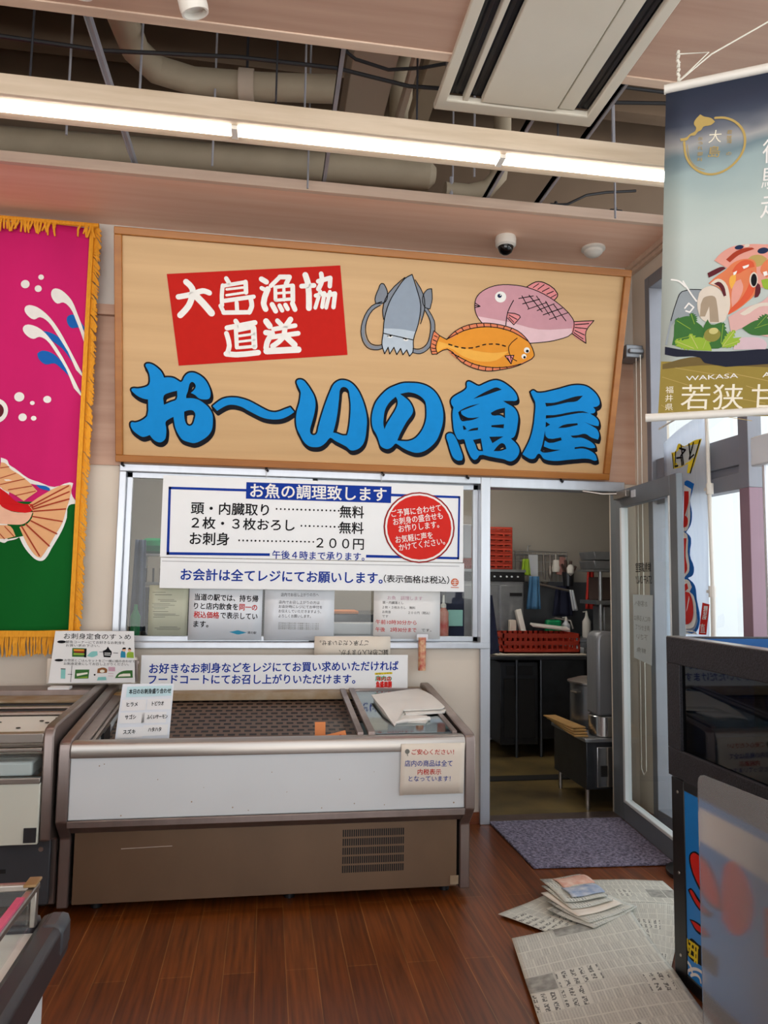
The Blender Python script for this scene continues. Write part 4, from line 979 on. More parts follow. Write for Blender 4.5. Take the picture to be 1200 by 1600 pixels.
# the room's blinds
t_ = thing('roller_blind', 'grey folded blind box at the corner with two hanging white cords', 'blind', (2.36, 4.47, 2.98))
MB().box(2.285, 2.405, 4.42, 4.57, 2.975, 3.06).box(2.30, 2.40, 4.40, 4.42, 3.0, 3.03).build('blind_box', 'alud', t_, bevel=.006)
MB().tube([(2.362, 4.435, 2.98), (2.362, 4.45, .34), (2.362, 4.42, .31), (2.362, 4.39, .34), (2.362, 4.38, 2.98)], .0025, 6).build('cord', 'cord', t_)

# ================================================================== SHOP SIGN
SO = Vector((-.905, 4.55, 2.175)); SV = Vector((0, -.35, 1.285)).normalized(); SU = Vector((1, 0, 0)); SN = SU.cross(SV)
def sp(u, v, n=0): return SO + SU * u + SV * v + SN * n
def sbox(mb, u0, u1, v0, v1, n0, n1, m=0): return mb.hexa([sp(u0, v0, n0), sp(u1, v0, n0), sp(u1, v0, n1), sp(u0, v0, n1), sp(u0, v1, n0), sp(u1, v1, n0), sp(u1, v1, n1), sp(u0, v1, n1)], m)
SW, SH = 3.115, 1.332
t_ = thing('shop_sign', 'large pale wood shop sign with blue brush lettering and painted fish above the window', 'sign', tuple(sp(SW / 2, 0)))
mb = MB(); sbox(mb, .02, SW - .02, .02, SH - .02, -.03, 0); sboard = mb.build('sign_board', 'signwood', t_)
mb = MB()
for b_ in ((0, SW, 0, .042), (0, SW, SH - .042, SH), (0, .042, .042, SH - .042), (SW - .042, SW, .042, SH - .042)): sbox(mb, *b_, -.045, .022)
mb.build('frame', 'signframe', t_, bevel=.004)
for ux in (.035, .885, 1.605, 2.155, 2.79):
    mb = MB(); p = sp(ux, -.0, -.01); mb.tube([p, p + Vector((0, -.012, -.02)), p + Vector((.012, -.018, -.028))], .008, 6); mb.build('hook', 'cable', t_)
a = Art(.35)
for it in ART['sign_title']:
    ls = a.poly('blue', 3, it[3], it[4:])
    for l in ls:
        q = [p for p in l]
        for dx_, dy_ in ((0, 0), (4, -9), (7, -19)):
            a.stroke('black', 1, [p + Vector((dx_, dy_)) for p in q], 20, True, False)
        vs = []; fs = []
        for p, r_ in zip(q, q[1:] + q[:1]):
            k = len(vs); s_ = Vector((7, -19)); vs += [p, r_, r_ + s_, p + s_]; fs.append((k, k + 1, k + 2, k + 3))
        a.tri(vs, fs, 'black', 1)
a.build('title_lettering', SO, SU, SV, sboard)
rpan = Art(.4).load(ART['sign_panel']).build('red_panel', SO, SU, SV, t_)
Art(.4).load(ART['sign_brush']).build('red_panel_lettering', SO, SU, SV, rpan)
Art(.3).load(ART['sign_squid']).build('squid_drawing', SO, SU, SV, sboard)
Art(.3).load(ART['sign_bream']).build('pink_fish_drawing', SO, SU, SV, sboard)
Art(.3).load(ART['sign_flounder']).build('flatfish_drawing', SO, SU, SV, sboard)

# ================================================================== NOTICES ON AND BELOW THE WINDOW
t_ = thing('menu_board', 'long white blue-framed price board hung under the shop sign', 'sign', (.30, 4.53, 1.42))
MB().box(-.627, 1.222, 4.531, 4.536, 1.612, 2.10).build('upper_panel', 'board', t_, bevel=.001)
MB().box(-.622, 1.229, 4.531, 4.536, 1.428, 1.608).build('lower_panel', 'board', t_, bevel=.001)
Art(.25).load(ART['menu_print']).build('lettering', (-.63, 4.53, 1.42), (1, 0, 0), (0, 0, 1), t_, .0006)
for x in (-.02, .695):
    MB().tube([(x, 4.535, 2.09), (x, 4.54, 2.15)], .0025, 6).tube([(x - .008, 4.54, 2.15), (x, 4.54, 2.16), (x + .008, 4.54, 2.15)], .002, 6).build('hanging_wire', 'wire', t_)
def paper(name, label, x0, x1, z0, z1, y, mt, art=None, cat='notice', curl=0, skew=0, group=None):
    cx = (x0 + x1) / 2
    t = thing(name, label, cat, (cx, y, z0), group)
    sh_ = MB().sheet(lambda i, j: (x0 + (x1 - x0) * i + skew * (j - .5), y - curl * (i - .5) ** 2 + curl * .25, z0 + (z1 - z0) * j), 6, 2).build('sheet', mt, t, solid=.0015)
    if art: Art(.2).load(ART[art]).build('lettering', (-.5, 4.575, 1.1), (1, 0, 0), (0, 0, 1), sh_, 4.575 - y + .0016)
    return t
paper('window_notice', 'greenish-grey paper notice taped at the left end of the window', -.685, -.458, 1.147, 1.445, 4.578, 'paperg', 'paper_green')
paper('window_notice', 'white notice with bold black and red lines hung below the price board', -.452, -.02, 1.122, 1.43, 4.566, 'lam', 'paper_michi')
paper('window_notice', 'white notice with small black text beside the bold black and red one', -.006, .418, 1.12, 1.432, 4.574, 'lam', 'paper_eatin')
paper('window_notice', 'white price notice with red opening hours at the right of the window', .663, 1.086, 1.132, 1.445, 4.574, 'paper', 'paper_menu')
paper('window_notice', 'upside-down cream notice hanging over the window sill', .298, .764, 1.02, 1.15, 4.528, 'paperc', 'paper_flip')
t_ = thing('hanging_charm', 'small clear tube of red and gold packets hung under the window sill', 'charm', (.96, 4.52, .94))
MB().tube([(.962, 4.522, .945), (.962, 4.522, 1.145)], [.024] * 2, 10).build('packet', M('red_gold_packet', '#b5362a', .4, hx2='#d8b48a', scale=38, detail=2), t_)
MB().box(.93, 1.0, 4.53, 4.536, 1.13, 1.165).build('header', 'lam', t_)
t_ = thing('counter_notice', 'long white strip notice with blue text standing on the rear of the fish case', 'sign', (.08, 4.46, .845))
pn = MB().box(-.697, .862, 4.462, 4.468, .842, 1.045).build('panel', 'board', t_, bevel=.002)
Art(.3).load(ART['food_print']).build('lettering', (-.70, 4.46, .84), (1, 0, 0), (0, 0, 1), pn, -.001)
t_ = thing('set_meal_board', 'white board of set meal pictures standing between the two fish cases', 'sign', (-.95, 4.40, .895))
pn = MB().hexa([(-1.178, 4.40, .898), (-.715, 4.40, .898), (-.715, 4.406, .898), (-1.178, 4.406, .898), (-1.155, 4.40, 1.185), (-.733, 4.40, 1.185), (-.733, 4.406, 1.185), (-1.155, 4.406, 1.185)]).build('panel', 'paper', t_, bevel=.001)
Art(.3).load(ART['meal_print']).build('lettering', (-1.176, 4.40, .90), (1, 0, 0), (0, 0, 1), pn, .001)
t_ = thing('document_case', 'cream box file propped behind the set meal board', 'box', (-1.0, 4.45, .88))
MB().box(-1.20, -.72, 4.43, 4.50, .885, 1.03).build('box_body', 'paperc', t_, bevel=.008)
MB().box(-.726, -.708, 4.428, 4.45, .9, 1.02).box(-.73, -.70, 4.426, 4.43, 1.0, 1.015).build('clip', 'steelb', t_)

# ================================================================== GREAT-CATCH FLAG
fx0, fx1, fz0, fz1 = -2.6, -1.085, 1.165, 3.575
def fy(x, z): return 4.50 - .010 * math.sin(x * 9 + 1) - .006 * math.sin(z * 4 + x * 5)
t_ = thing('fishing_flag', 'magenta and green fish flag with gold fringe hanging left of the shop sign', 'flag', (-1.85, 4.5, 1.04))
def flagp(i, j):
    x = fx0 + (fx1 - fx0) * i; zb = fz0 - .05 * (1 - i) * .8; z = zb + (fz1 - zb) * j
    return (x - .0 * j, fy(x, z), z)
clo = MB().sheet(flagp, 40, 48, lambda i, j: 1 if j < .302 else 0).build('cloth', ['pink', 'green'], t_, solid=.002)
Art(.5).load(ART['flag_print']).build('fish_print', (-1.07, 4.5, 1.15), (1, 0, 0), (0, 0, 1), clo, .004, lambda u, v: 4.5 - fy(-1.07 + u * .001, 1.15 + v * .001))
mb = MB()
def strand(mb, p, q, w, bend):
    p = Vector(p); q = Vector(q); d = (q - p); n = d.cross(Vector((0, 1, 0))).normalized() * w; mid = (p + q) / 2 + Vector((bend, -.008, 0))
    mb.hexa([p - n, p + n, p + n + Vector((0, .006, 0)), p - n + Vector((0, .006, 0)), mid - n, mid + n, mid + n + Vector((0, .006, 0)), mid - n + Vector((0, .006, 0))])
    mb.hexa([mid - n, mid + n, mid + n + Vector((0, .006, 0)), mid - n + Vector((0, .006, 0)), q - n * .7, q + n * .7, q + n * .7 + Vector((0, .006, 0)), q - n * .7 + Vector((0, .006, 0))])
for i in range(230):
    x = fx0 + (fx1 + .03 - fx0) * i / 229; zb = fz0 - .04 * (1 - i / 229)
    strand(mb, (x, fy(x, zb) - .006, zb + .02), (x + random.uniform(-.012, .012), fy(x, zb) - .008, zb - .105 - random.uniform(0, .02)), .0042, random.uniform(-.006, .006))
mb.box(fx0, fx1 + .02, 4.475, 4.483, fz0 - .02, fz0 + .015)
mb.build('bottom_fringe', 'fringe', t_, smooth=False)
mb = MB()
for i in range(300):
    z = fz0 - .06 + (fz1 + .01 - fz0 + .06) * i / 299
    strand(mb, (fx1 - .012, fy(fx1, z) - .006, z + .02), (fx1 + .042 + random.uniform(-.008, .006), fy(fx1, z) - .012, z - .035 + random.uniform(-.015, .015)), .0045, .006)
mb.box(fx1 - .02, fx1 + .004, 4.478, 4.488, fz0, fz1)
mb.build('side_fringe', 'fringe', t_, smooth=False)
mb = MB()
for i in range(120):
    u = i / 119; x = fx0 + (fx1 - fx0) * u
    if -1.28 < x < -1.16: continue
    strand(mb, (x, 4.472, fz1 + .02), (x + random.uniform(-.02, .02), 4.466, fz1 - .05 - random.uniform(0, .03)), .006, random.uniform(-.012, .012))
mb.tube([(fx0, 4.48, fz1 + .012), (fx1 + .03, 4.48, fz1 + .012)], .014, 8)
mb.build('top_fringe', 'fringe', t_, smooth=False)

# ================================================================== CEILING EQUIPMENT
t_ = thing('air_conditioner', 'ivory ceiling cassette air conditioner with two dark air slots', 'air conditioner', (1.07, 2.45, 3.6))
ax0, ax1, ay0, ay1, az = .688, 1.443, 1.55, 3.112, 3.645
mb = MB(); e_ = .048; zl, zh = az - .012, az + .02
O4 = [(ax0, ay0), (ax1, ay0), (ax1, ay1), (ax0, ay1)]; I4 = [(ax0 + e_, ay0 + e_), (ax1 - e_, ay0 + e_), (ax1 - e_, ay1 - .075), (ax0 + e_, ay1 - .075)]
mb.v = [(x, y, z) for z in (zl, zh) for x, y in O4 + I4]
for i in range(4):
    j = (i + 1) % 4
    for q in ((i, j, 4 + j, 4 + i), (8 + i, 12 + i, 12 + j, 8 + j), (i, 8 + i, 8 + j, j), (4 + i, 4 + j, 12 + j, 12 + i)): mb.face(q)
mb.build('panel_frame', 'acwhite', t_, bevel=.006)
MB().box(.806, .830, ay0 + .05, ay1 - .07, az - .006, az + .03).box(1.252, 1.328, ay0 + .05, ay1 - .085, az + .004, az + .03).build('rib', 'acwhite', t_, bevel=.003)
MB().box(.888, 1.240, ay0 + .05, ay1 - .085, az - .010, az + .02).build('intake_cover', 'acwhite', t_, bevel=.004)
MB().box(ax0 + .04, ax1 - .04, ay0 + .04, ay1 - .07, az + .028, az + .036).build('slot_backing', 'acdark', t_)
for x in (.748, .772, .853, 1.350, 1.376):
    MB().obox((x, (ay0 + ay1) / 2, az + .012), (.014, ay1 - ay0 - .2, .003), (0, R(35), 0)).build('louvre', 'black', t_)
MB().box(ax0 + .04, ax1 - .04, ay0 + .04, ay1 - .06, az + .036, az + .30).build('casing', 'alud', t_, bevel=.01)
for y in (1.72, 2.95):
    for x in (ax0 + .0, ax1 - .0): pass
t_ = thing('light_beam', 'long pale wood beam with three glowing tubes in the ceiling slot', 'ceiling light', (.2, 3.15, 3.45))
bx0, bx1 = -2.6, 2.12
MB().box(bx0, bx1, 3.06, 3.082, 3.452, 3.54).box(bx0, bx1, 3.218, 3.24, 3.452, 3.54).box(bx0, bx1, 3.082, 3.218, 3.515, 3.54).box(bx1 - .02, bx1, 3.082, 3.218, 3.452, 3.52).box(bx0, bx1, 3.082, 3.118, 3.458, 3.475).box(bx0, bx1, 3.190, 3.218, 3.452, 3.475).build('beam_box', 'beamwood', t_, bevel=.002)
for a_, b_ in ((-1.46, -.205), (-.185, 1.01), (1.03, 2.08), (-2.58, -1.48)):
    MB().box(a_, b_, 3.122, 3.186, 3.444, 3.490).build('lamp_tube', 'tube', t_, bevel=.01)
    MB().box(b_ - .004, b_ + .024, 3.116, 3.192, 3.440, 3.505).build('tube_holder', 'white', t_)
for x in (-1.05, -.02, .62, 1.30): MB().tube([(x, 3.15, 3.54), (x, 3.15, 4.75)], .005, 6).build('hanger_rod', 'darkmetal', t_)
def spot(name, label, x, y, z, ax):
    t = thing(name, label, 'spotlight', (x, y, HC), 'spotlights on the upper ceiling board')
    d = Vector(ax).normalized(); p = Vector((x, y, z))
    MB().lathe([(.030, -.16), (.046, -.15), (.050, -.02), (.047, 0), (.04, 0), (.038, -.02)], p, 24, 0, d).build('lamp_head', 'white', t)
    mb = MB()
    for k in range(7): mb.lathe([(.0515, -.13 + k * .011), (.0515, -.125 + k * .011)], p, 24, 0, d)
    mb.build('cooling_fin', 'alud', t)
    MB().tube([p - d * .12, (x, y - .02, HC - .01)], .010, 8).box(x - .05, x + .05, y - .04, y, HC - .022, HC).build('stem', 'white', t)
spot('spotlight', 'white spotlight beside the top edge, between the first one and the air conditioner', -.302, 2.486, 3.455, (.30, .25, -1))
spot('spotlight', 'white spotlight cut by the top edge, farther from the air conditioner', -.70, 2.515, 3.492, (-.1, .3, -1))
t_ = thing('dome_camera', 'white dome security camera with black eye on the soffit', 'camera', (1.421, 4.29, HC - .09))
MB().lathe([(.062, 0), (.066, -.02), (.064, -.055), (.05, -.065)], (1.421, 4.29, HC), 28).build('camera_body', 'white', t_)
MB().lathe([(.050, -.055), (.048, -.075), (.038, -.098), (.02, -.111), (.001, -.115)], (1.421, 4.29, HC), 28).build('camera_dome', 'lens', t_)
t_ = thing('smoke_detector', 'round white smoke detector on the soffit near the window wall', 'smoke detector', (2.022, 4.33, HC - .05))
MB().lathe([(.075, 0), (.076, -.012), (.062, -.02)], (2.022, 4.33, HC), 28).build('detector_base', 'white', t_)
MB().lathe([(.060, -.018), (.058, -.034), (.042, -.05), (.02, -.06), (.001, -.062)], (2.022, 4.33, HC), 28).build('detector_cap', 'white', t_)

# ------------------------------------------------------------------ services in the open slot
t_ = thing('ventilation_duct', 'thick beige duct running behind the light beam with capped end', 'duct', (-.4, 4.30, 4.0))
def DX(x): return 4.375 - .04 * (x + 1.5) / 2.2
MB().tube([(-4.0, 4.44, 4.0), (-1.5, 4.39, 4.0), (.70, 4.29, 4.0), (.92, 4.28, 4.0), (.96, 4.28, 4.0)], [.09, .09, .09, .088, .05], 18).build('duct_body', 'duct', t_)
MB().tube([(.725, 4.22, 4.09), (.725, 4.20, 4.2), (.725, 4.18, 4.7)], .07, 14).build('branch_pipe', 'duct', t_)
t_ = thing('bent_duct', 'beige duct bending into the slot above the left end of the beam', 'duct', (-.3, 3.7, 4.1))
MB().tube([(-.76, 2.9, 4.1), (-.75, 3.3, 4.1), (-.72, 3.60, 4.1), (-.64, 3.73, 4.1), (-.45, 3.79, 4.1), (-.10, 3.77, 4.1), (.30, 3.72, 4.1)], [.07] * 7, 16).build('duct_body', 'duct', t_)
MB().tube([(-.22, 3.775, 4.1), (-.14, 3.772, 4.1)], .082, 16).build('collar', 'ductlight', t_)
MB().tube([(-.18, 3.77, 4.18), (-.18, 3.77, 4.74)], .008, 6).build('hanger', 'darkmetal', t_)
t_ = thing('board_duct', 'flat tan duct crossing the slot above the middle of the beam', 'duct', (.48, 3.6, 4.1))
MB().box(.36, .59, 2.7, 4.45, 4.15, 4.40).build('duct_body', 'ductlight', t_, bevel=.006)
t_ = thing('pipe_pair', 'pale square pipes crossing the slot beside the air conditioner', 'pipe', (.72, 3.6, 4.1))
MB().box(.66, .69, 2.7, 4.08, 4.10, 4.18).build('pipe', 'ductlight', t_)
MB().box(.75, .85, 2.7, 4.08, 4.15, 4.26).build('pipe', 'duct', t_)
t_ = thing('small_elbow_duct', 'slim duct with an elbow behind the right half of the beam', 'duct', (1.1, 4.2, 3.9))
MB().tube([(1.03, 4.30, 3.92), (1.18, 4.30, 3.92), (1.30, 4.28, 3.95), (1.36, 4.25, 4.02), (1.38, 4.23, 4.2), (1.38, 4.22, 4.7)], .055, 14).build('duct_body', 'duct', t_)
MB().tube([(1.08, 4.30, 3.97), (1.08, 4.30, 4.75)], .006, 6).tube([(1.06, 4.26, 3.86), (1.06, 4.26, 3.99)], .012, 6).build('hanger', 'channel', t_)
for i, (x, lab) in enumerate(((-.78, 'grey ceiling channel under the bent duct, crossing the slot'), (.25, 'grey ceiling channel beside the flat tan duct, crossing the slot'), (1.20, 'grey ceiling channel in front of the air conditioner corner'), (1.52, 'grey ceiling channel right of the air conditioner, crossing the slot'), (2.36, 'grey ceiling channel near the window wall behind the banner'))):
    t_ = thing('ceiling_channel', lab, 'metal channel', (x, 3.4, 3.73), 'ceiling channels across the slot')
    MB().box(x - .004, x + .016, 2.65, 4.5, 3.72, 3.76, 0).box(x - .004, x + .0, 2.65, 4.5, 3.71, 3.76, 1).build('channel', ['channel', 'channel'], t_)
for x, y, lab in ((-1.02, 3.6, 'thin hanger rod far left, above the beam'), (-.66, 3.45, 'thin hanger rod in front of the bent duct'), (-.34, 3.75, 'thin hanger rod right of the bend of the bent duct'), (.12, 3.5, 'pale thin hanger rod left of the duct collar'), (.16, 3.88, 'hanger rod in front of the thick duct'), (1.02, 3.6, 'thin hanger rod under the cassette corner'), (1.75, 3.5, 'thin hanger rod in the dark right part of the slot'), (1.95, 3.88, 'thin hanger rod nearest the window wall')):
    o = MB().tube([(x, y, 3.62), (x, y, 4.75)], .006, 6).build('hanger_rod', 'channel', org=(x, y, 3.62)); tag(o, lab, 'rod', 'hanger rods in the slot')
o = MB().tube([(-2.2, 3.25, 3.86), (-.8, 3.30, 3.86), (-.2, 3.22, 3.85), (.25, 3.2, 3.84), (.6, 3.25, 3.83), (1.1, 3.2, 3.82), (1.5, 3.25, 3.86), (2.2, 3.2, 3.9)], .009, 6).build('cable', 'cable', org=(-.2, 3.22, 3.84)); tag(o, 'long black cable sagging across the whole slot above the beam', 'cable')
o = MB().tube([(.26, 3.2, 3.95), (.34, 3.22, 3.91), (.5, 3.25, 3.90), (.66, 3.25, 3.93), (.80, 3.2, 3.94), (.9, 3.2, 3.92), (2.2, 3.3, 4.0)], .008, 6).build('cable', 'cable', org=(.5, 3.25, 3.9)); tag(o, 'short black cable looping over the flat tan duct', 'cable')
o = MB().tube([(1.62, 4.02, 3.74), (1.72, 4.03, 3.76), (1.85, 4.05, 3.84), (2.0, 4.1, 3.9), (2.2, 4.1, 3.93)], .008, 6).build('cable', 'cable', org=(1.7, 4.03, 3.74)); tag(o, 'thin black cable rising from the soffit edge near the banner', 'cable')
for x, lab in ((1.64, 'black cable box on the soffit edge, left of the other'), (2.02, 'black cable box on the soffit edge nearest the banner')):
    o = MB().box(x - .04, x + .04, 4.0, 4.06, 3.70, 3.745).tube([(x, 4.03, 3.74), (x + .01, 4.03, 3.77)], .012, 6).build('cable_box', 'cable', org=(x, 4.03, 3.70), bevel=.006); tag(o, lab, 'cable box', 'cable boxes on the soffit')
# ================================================================== FISH CASE
t_ = thing('fish_case', 'open white-fronted refrigerated fish case below the window', 'display case', (.07, 4.0, 0))
cx0, cx1 = -.872, 1.002
prof = [(3.565, .035), (3.565, .335), (3.50, .40), (3.474, .43), (3.470, .735), (3.480, .765), (3.505, .775), (4.40, .868), (4.52, .872), (4.535, .84), (4.535, .035)]
for x0, x1 in ((cx0, cx0 + .05), (cx1 - .05, cx1)):
    MB().prism(prof, 'x', x0, x1).build('end_panel', 'steelb', t_, bevel=.006)
MB().prism([(3.472, .70), (3.468, .735), (3.478, .76), (3.50, .768), (3.545, .766), (3.56, .735), (3.545, .71), (3.50, .70)], 'x', cx0 + .05, cx1 - .05).build('front_rail', 'steel', t_, bevel=.003)
MB().box(cx0 + .05, cx1 - .05, 3.482, 3.51, .435, .705).build('front_panel', 'enamel', t_, bevel=.004)
MB().prism([(3.470, .405), (3.470, .435), (3.50, .435), (3.55, .38), (3.55, .36), (3.50, .405)], 'x', cx0 + .05, cx1 - .05).build('lower_rail', 'steelb', t_, bevel=.003)
mb = MB().box(cx0 + .065, cx1 - .065, 3.562, 3.585, .05, .375, 0).box(cx0 + .05, cx1 - .05, 3.60, 4.5, .04, .06, 1)
mb.build('kick_panel', ['bronze', 'dark'], t_, bevel=.003)
mb = MB()
for r in range(5):
    for c in range(29):
        x = .388 + c * .01018; z = .297 - r * .0405; mb.box(x, x + .0056, 3.5592, 3.563, z, z + .031)
mb.build('vent_grille', 'dark', t_, smooth=False)
mb = MB().tube([(-.606, 3.561, .282), (-.385, 3.561, .286)], .0022, 6); mb.build('pull_slot', 'steel', t_)
MB().box(.905, .945, 3.558, 3.563, .06, .10).build('rating_plate', 'rustbrown', t_)
for x in (-.72, .15, .90): MB().lathe([(.025, 0), (.025, .035)], (x, 3.66, .002), 14).build('foot', 'black', t_)
MB().box(cx0 + .05, cx1 - .05, 4.40, 4.53, .06, .845).build('rear_wall', 'rustbrown', t_, bevel=.004)
MB().box(cx0 + .05, cx1 - .05, 4.36, 4.41, .80, .842).build('rear_rail', 'rustbrown', t_, bevel=.003)
MB().sheet(lambda i, j: (-.76 + 1.70 * i, 3.52 + .87 * j, .585 + .21 * j), 2, 2, 0, 1.70, .87).build('slotted_deck', 'grille', t_)
MB().box(cx0 + .05, cx1 - .05, 3.51, 3.55, .44, .70).build('front_lining', 'kitdark', t_)
# sloping inner side at the left end
MB().hexa([(-.822, 3.52, .60), (-.77, 3.52, .60), (-.77, 4.40, .70), (-.822, 4.40, .70), (-.822, 3.52, .752), (-.772, 3.52, .745), (-.772, 4.40, .835), (-.822, 4.40, .842)]).build('side_ledge', 'steelb', t_, bevel=.003)
MB().hexa([(-.77, 3.53, .715), (-.755, 3.53, .715), (-.755, 4.38, .80), (-.77, 4.38, .80), (-.77, 3.53, .735), (-.755, 3.53, .735), (-.755, 4.38, .822), (-.77, 4.38, .822)]).build('side_rail', 'steel', t_)
MB().hexa([(-.772, 3.53, .55), (-.764, 3.53, .55), (-.764, 4.38, .62), (-.772, 4.38, .62), (-.772, 3.53, .715), (-.764, 3.53, .715), (-.764, 4.38, .80), (-.772, 4.38, .80)]).build('side_lining', 'enamel', t_); MB().hexa([(-.764, 3.80, .55), (-.750, 3.80, .55), (-.750, 3.95, .57), (-.764, 3.95, .57), (-.764, 3.80, .742), (-.750, 3.80, .742), (-.750, 3.95, .757), (-.764, 3.95, .757)]).build('side_post', 'black', t_)
mb = MB()
for x, z in ((-.70, .665), (-.68, .672), (-.45, .60), (-.30, .50), (-.25, .56), (-.12, .47), (.05, .62), (.12, .53), (.28, .455), (.36, .58), (.43, .47), (.52, .61), (.57, .46), (-.60, .45), (-.05, .455), (.90, .46)):
    r_ = random.uniform(.0015, .004); mb.lathe([(r_, 0), (r_ * .8, .0006)], (x, 3.482, z), 8, 0, (random.uniform(-.02, .02), -1, 0))
mb.build('scuff_mark', 'rustbrown', t_)
# glass cover over the right part
def cp(x, y, dz=0): return (x, y, .762 + (y - 3.50) * .0905 + dz)
def cbar(mb, x0, x1, y0, y1, dz0, dz1, m=0, x0b=None, x1b=None):
    xa = x0 if x0b is None else x0b; xb = x1 if x1b is None else x1b
    return mb.hexa([cp(x0, y0, dz0), cp(x1, y0, dz0), cp(xb, y1, dz0), cp(xa, y1, dz0), cp(x0, y0, dz1), cp(x1, y0, dz1), cp(xb, y1, dz1), cp(xa, y1, dz1)], m)
mb = MB(); cbar(mb, .445, .475, 3.54, 4.40, -.006, .014); cbar(mb, .497, .53, 3.54, 4.40, -.002, .016); cbar(mb, .905, .93, 3.54, 4.40, -.004, .012); cbar(mb, .50, .93, 4.375, 4.40, -.004, .014); mb.build('cover_frame', 'steelb', t_, bevel=.002)
mb = MB(); cbar(mb, .53, .905, 3.545, 4.38, .002, .006); mb.build('cover_glass', 'glasscase', t_)
mb = MB(); cbar(mb, .50, .94, 3.55, 4.38, -.10, -.095); mb.build('cover_tray', 'kitsteel', t_)
# things lying in and on the case
t_ = thing('taped_notice', 'cream notice with red and blue handwriting taped to the fish case front', 'notice', (.79, 3.465, .505))
shn = MB().sheet(lambda i, j: (.637 + .305 * i + .006 * j, 3.468 - .004 * math.sin(j * 3) - (.006 if i < .08 else 0), .505 + .232 * j), 12, 4).build('sheet', 'paperc', t_, solid=.001)
Art(.2).load(ART['case_notice_print']).build('lettering', (-.84, 3.478, .35), (1, 0, 0), (0, 0, 1), shn, .0165)
t_ = thing('fish_list_card', 'white laminated list of fish names standing in the left of the fish case', 'card', (-.54, 3.62, .71))
MB().hexa([(-.667, 3.60, .70), (-.425, 3.60, .70), (-.425, 3.604, .70), (-.667, 3.604, .70), (-.643, 3.62, .999), (-.413, 3.62, .999), (-.413, 3.624, .999), (-.643, 3.624, .999)]).build('panel', 'lam', t_, bevel=.001)
def fc(u, v, n=0): return (-.667 + .242 * u + .024 * v - .012 * u * v, 3.60 + .02 * v - n, .70 + .299 * v)
mb = MB(); mb.poly([fc(.10, .80, .002), fc(.97, .82, .002), fc(.97, .975, .002), fc(.10, .96, .002)]); mb.build('heading_strip', 'paleblue', t_)
def fart(name, body, u, v, wd, h, col='ink', par=None):
    a = Art(.2); p0 = Vector(fc(u, v)); a.text(col, 1, body, (0, 0), (wd, 1), h, .02); a.build(name, p0, (1, 0, .01), (0, .067, 1), par or t_, .0035)
fart('heading_lettering', '本日のお刺身盛り合わせ', .15, .85, 188, 22)
for u, v, s, wd in ((.14, .66, 'ヒラメ', 48), (.62, .67, 'トビウオ', 52), (.14, .47, 'サゴシ', 48), (.55, .47, 'ふくいサーモン', 92), (.14, .25, 'スズキ', 54), (.60, .28, 'ハタハタ', 58)):
    nl = MB().poly([fc(u - .10, v - .06, .002), fc(u + .36, v - .055, .002), fc(u + .36, v + .105, .002), fc(u - .10, v + .10, .002)]).build('name_label', 'paper', t_)
    fart('label_lettering', s, u, v, wd, 20, 'ink', nl)
t_ = thing('price_card', 'plain orange price card standing upright in the fish case', 'price card', (.30, 3.72, .64), 'orange price cards in the fish case')
MB().obox((.285, 3.74, .72), (.052, .004, .14), (R(-12), 0, 0)).build('card_sheet', 'orange', t_)
t_ = thing('price_card', 'tilted orange price card with red figures behind the front rail', 'price card', (.32, 3.62, .62), 'orange price cards in the fish case')
MB().obox((.325, 3.60, .735), (.155, .004, .05), (R(-15), R(-13), 0)).build('card_sheet', 'orange', t_)
a = Art(.2); a.text('red', 1, '￥10.00', (0, 0), (118, 27), 34, .02); a.build('figures', (.266, 3.588, .705), (1, 0, 0), (0, .26, .97), t_, .004)
# folded bag on the glass
t_ = thing('folded_bag', 'white folded bag lying on the glass cover of the fish case', 'bag', (.72, 4.0, .82))
def bp(x, y, h): return cp(x, y, h)
def slab(mb, out, h0, h1, wob=.002):
    n_ = len(out); k = len(mb.v)
    mb.v += [bp(x, y, (h0 if not callable(h0) else h0(x, y))) for x, y in out] + [bp(x, y, (h1 if not callable(h1) else h1(x, y)) + wob * math.sin(x * 41 + y * 17)) for x, y in out]
    for i in range(n_): j = (i + 1) % n_; mb.face((k + i, k + j, k + n_ + j, k + n_ + i))
    cx = sum(p[0] for p in out) / n_; cy = sum(p[1] for p in out) / n_
    mb.v += [bp(cx, cy, h0(cx, cy) if callable(h0) else h0), bp(cx, cy, (h1(cx, cy) if callable(h1) else h1) + .004)]; c0, c1 = len(mb.v) - 2, len(mb.v) - 1
    for i in range(n_): j = (i + 1) % n_; mb.face((k + j, k + i, c0)); mb.face((k + n_ + i, k + n_ + j, c1))
    return mb
top = [(.599, 4.16), (.68, 4.22), (.756, 4.274), (.84, 4.33), (.911, 4.383), (.93, 4.26), (.94, 4.142), (.95, 4.02), (.957, 3.904), (.932, 3.868), (.815, 3.855), (.723, 3.848), (.681, 3.739), (.642, 3.645), (.628, 3.75), (.619, 3.861), (.608, 4.01)]
fall = lambda x, y: .033 - .024 * max(0, min(1, (3.86 - y) / .2)) - .020 * max(0, min(1, (y - 4.2) / .2))
slab(MB(), top, lambda x, y: max(.003, fall(x, y) - .006), fall).build('bag_body', 'bag', t_)
slab(MB(), [(.61, 4.14), (.90, 4.35), (.93, 4.14), (.945, 3.92), (.74, 3.86), (.645, 3.67), (.622, 3.87)], .001, lambda x, y: max(.004, fall(x, y) - .012), 0).build('bag_underside', 'bag', t_)
slab(MB(), [(.726, 3.905), (.826, 3.905), (.95, 3.92), (.962, 3.895), (.943, 3.85), (.809, 3.822), (.73, 3.815)], .012, .020).build('inner_fold', 'bag', t_)
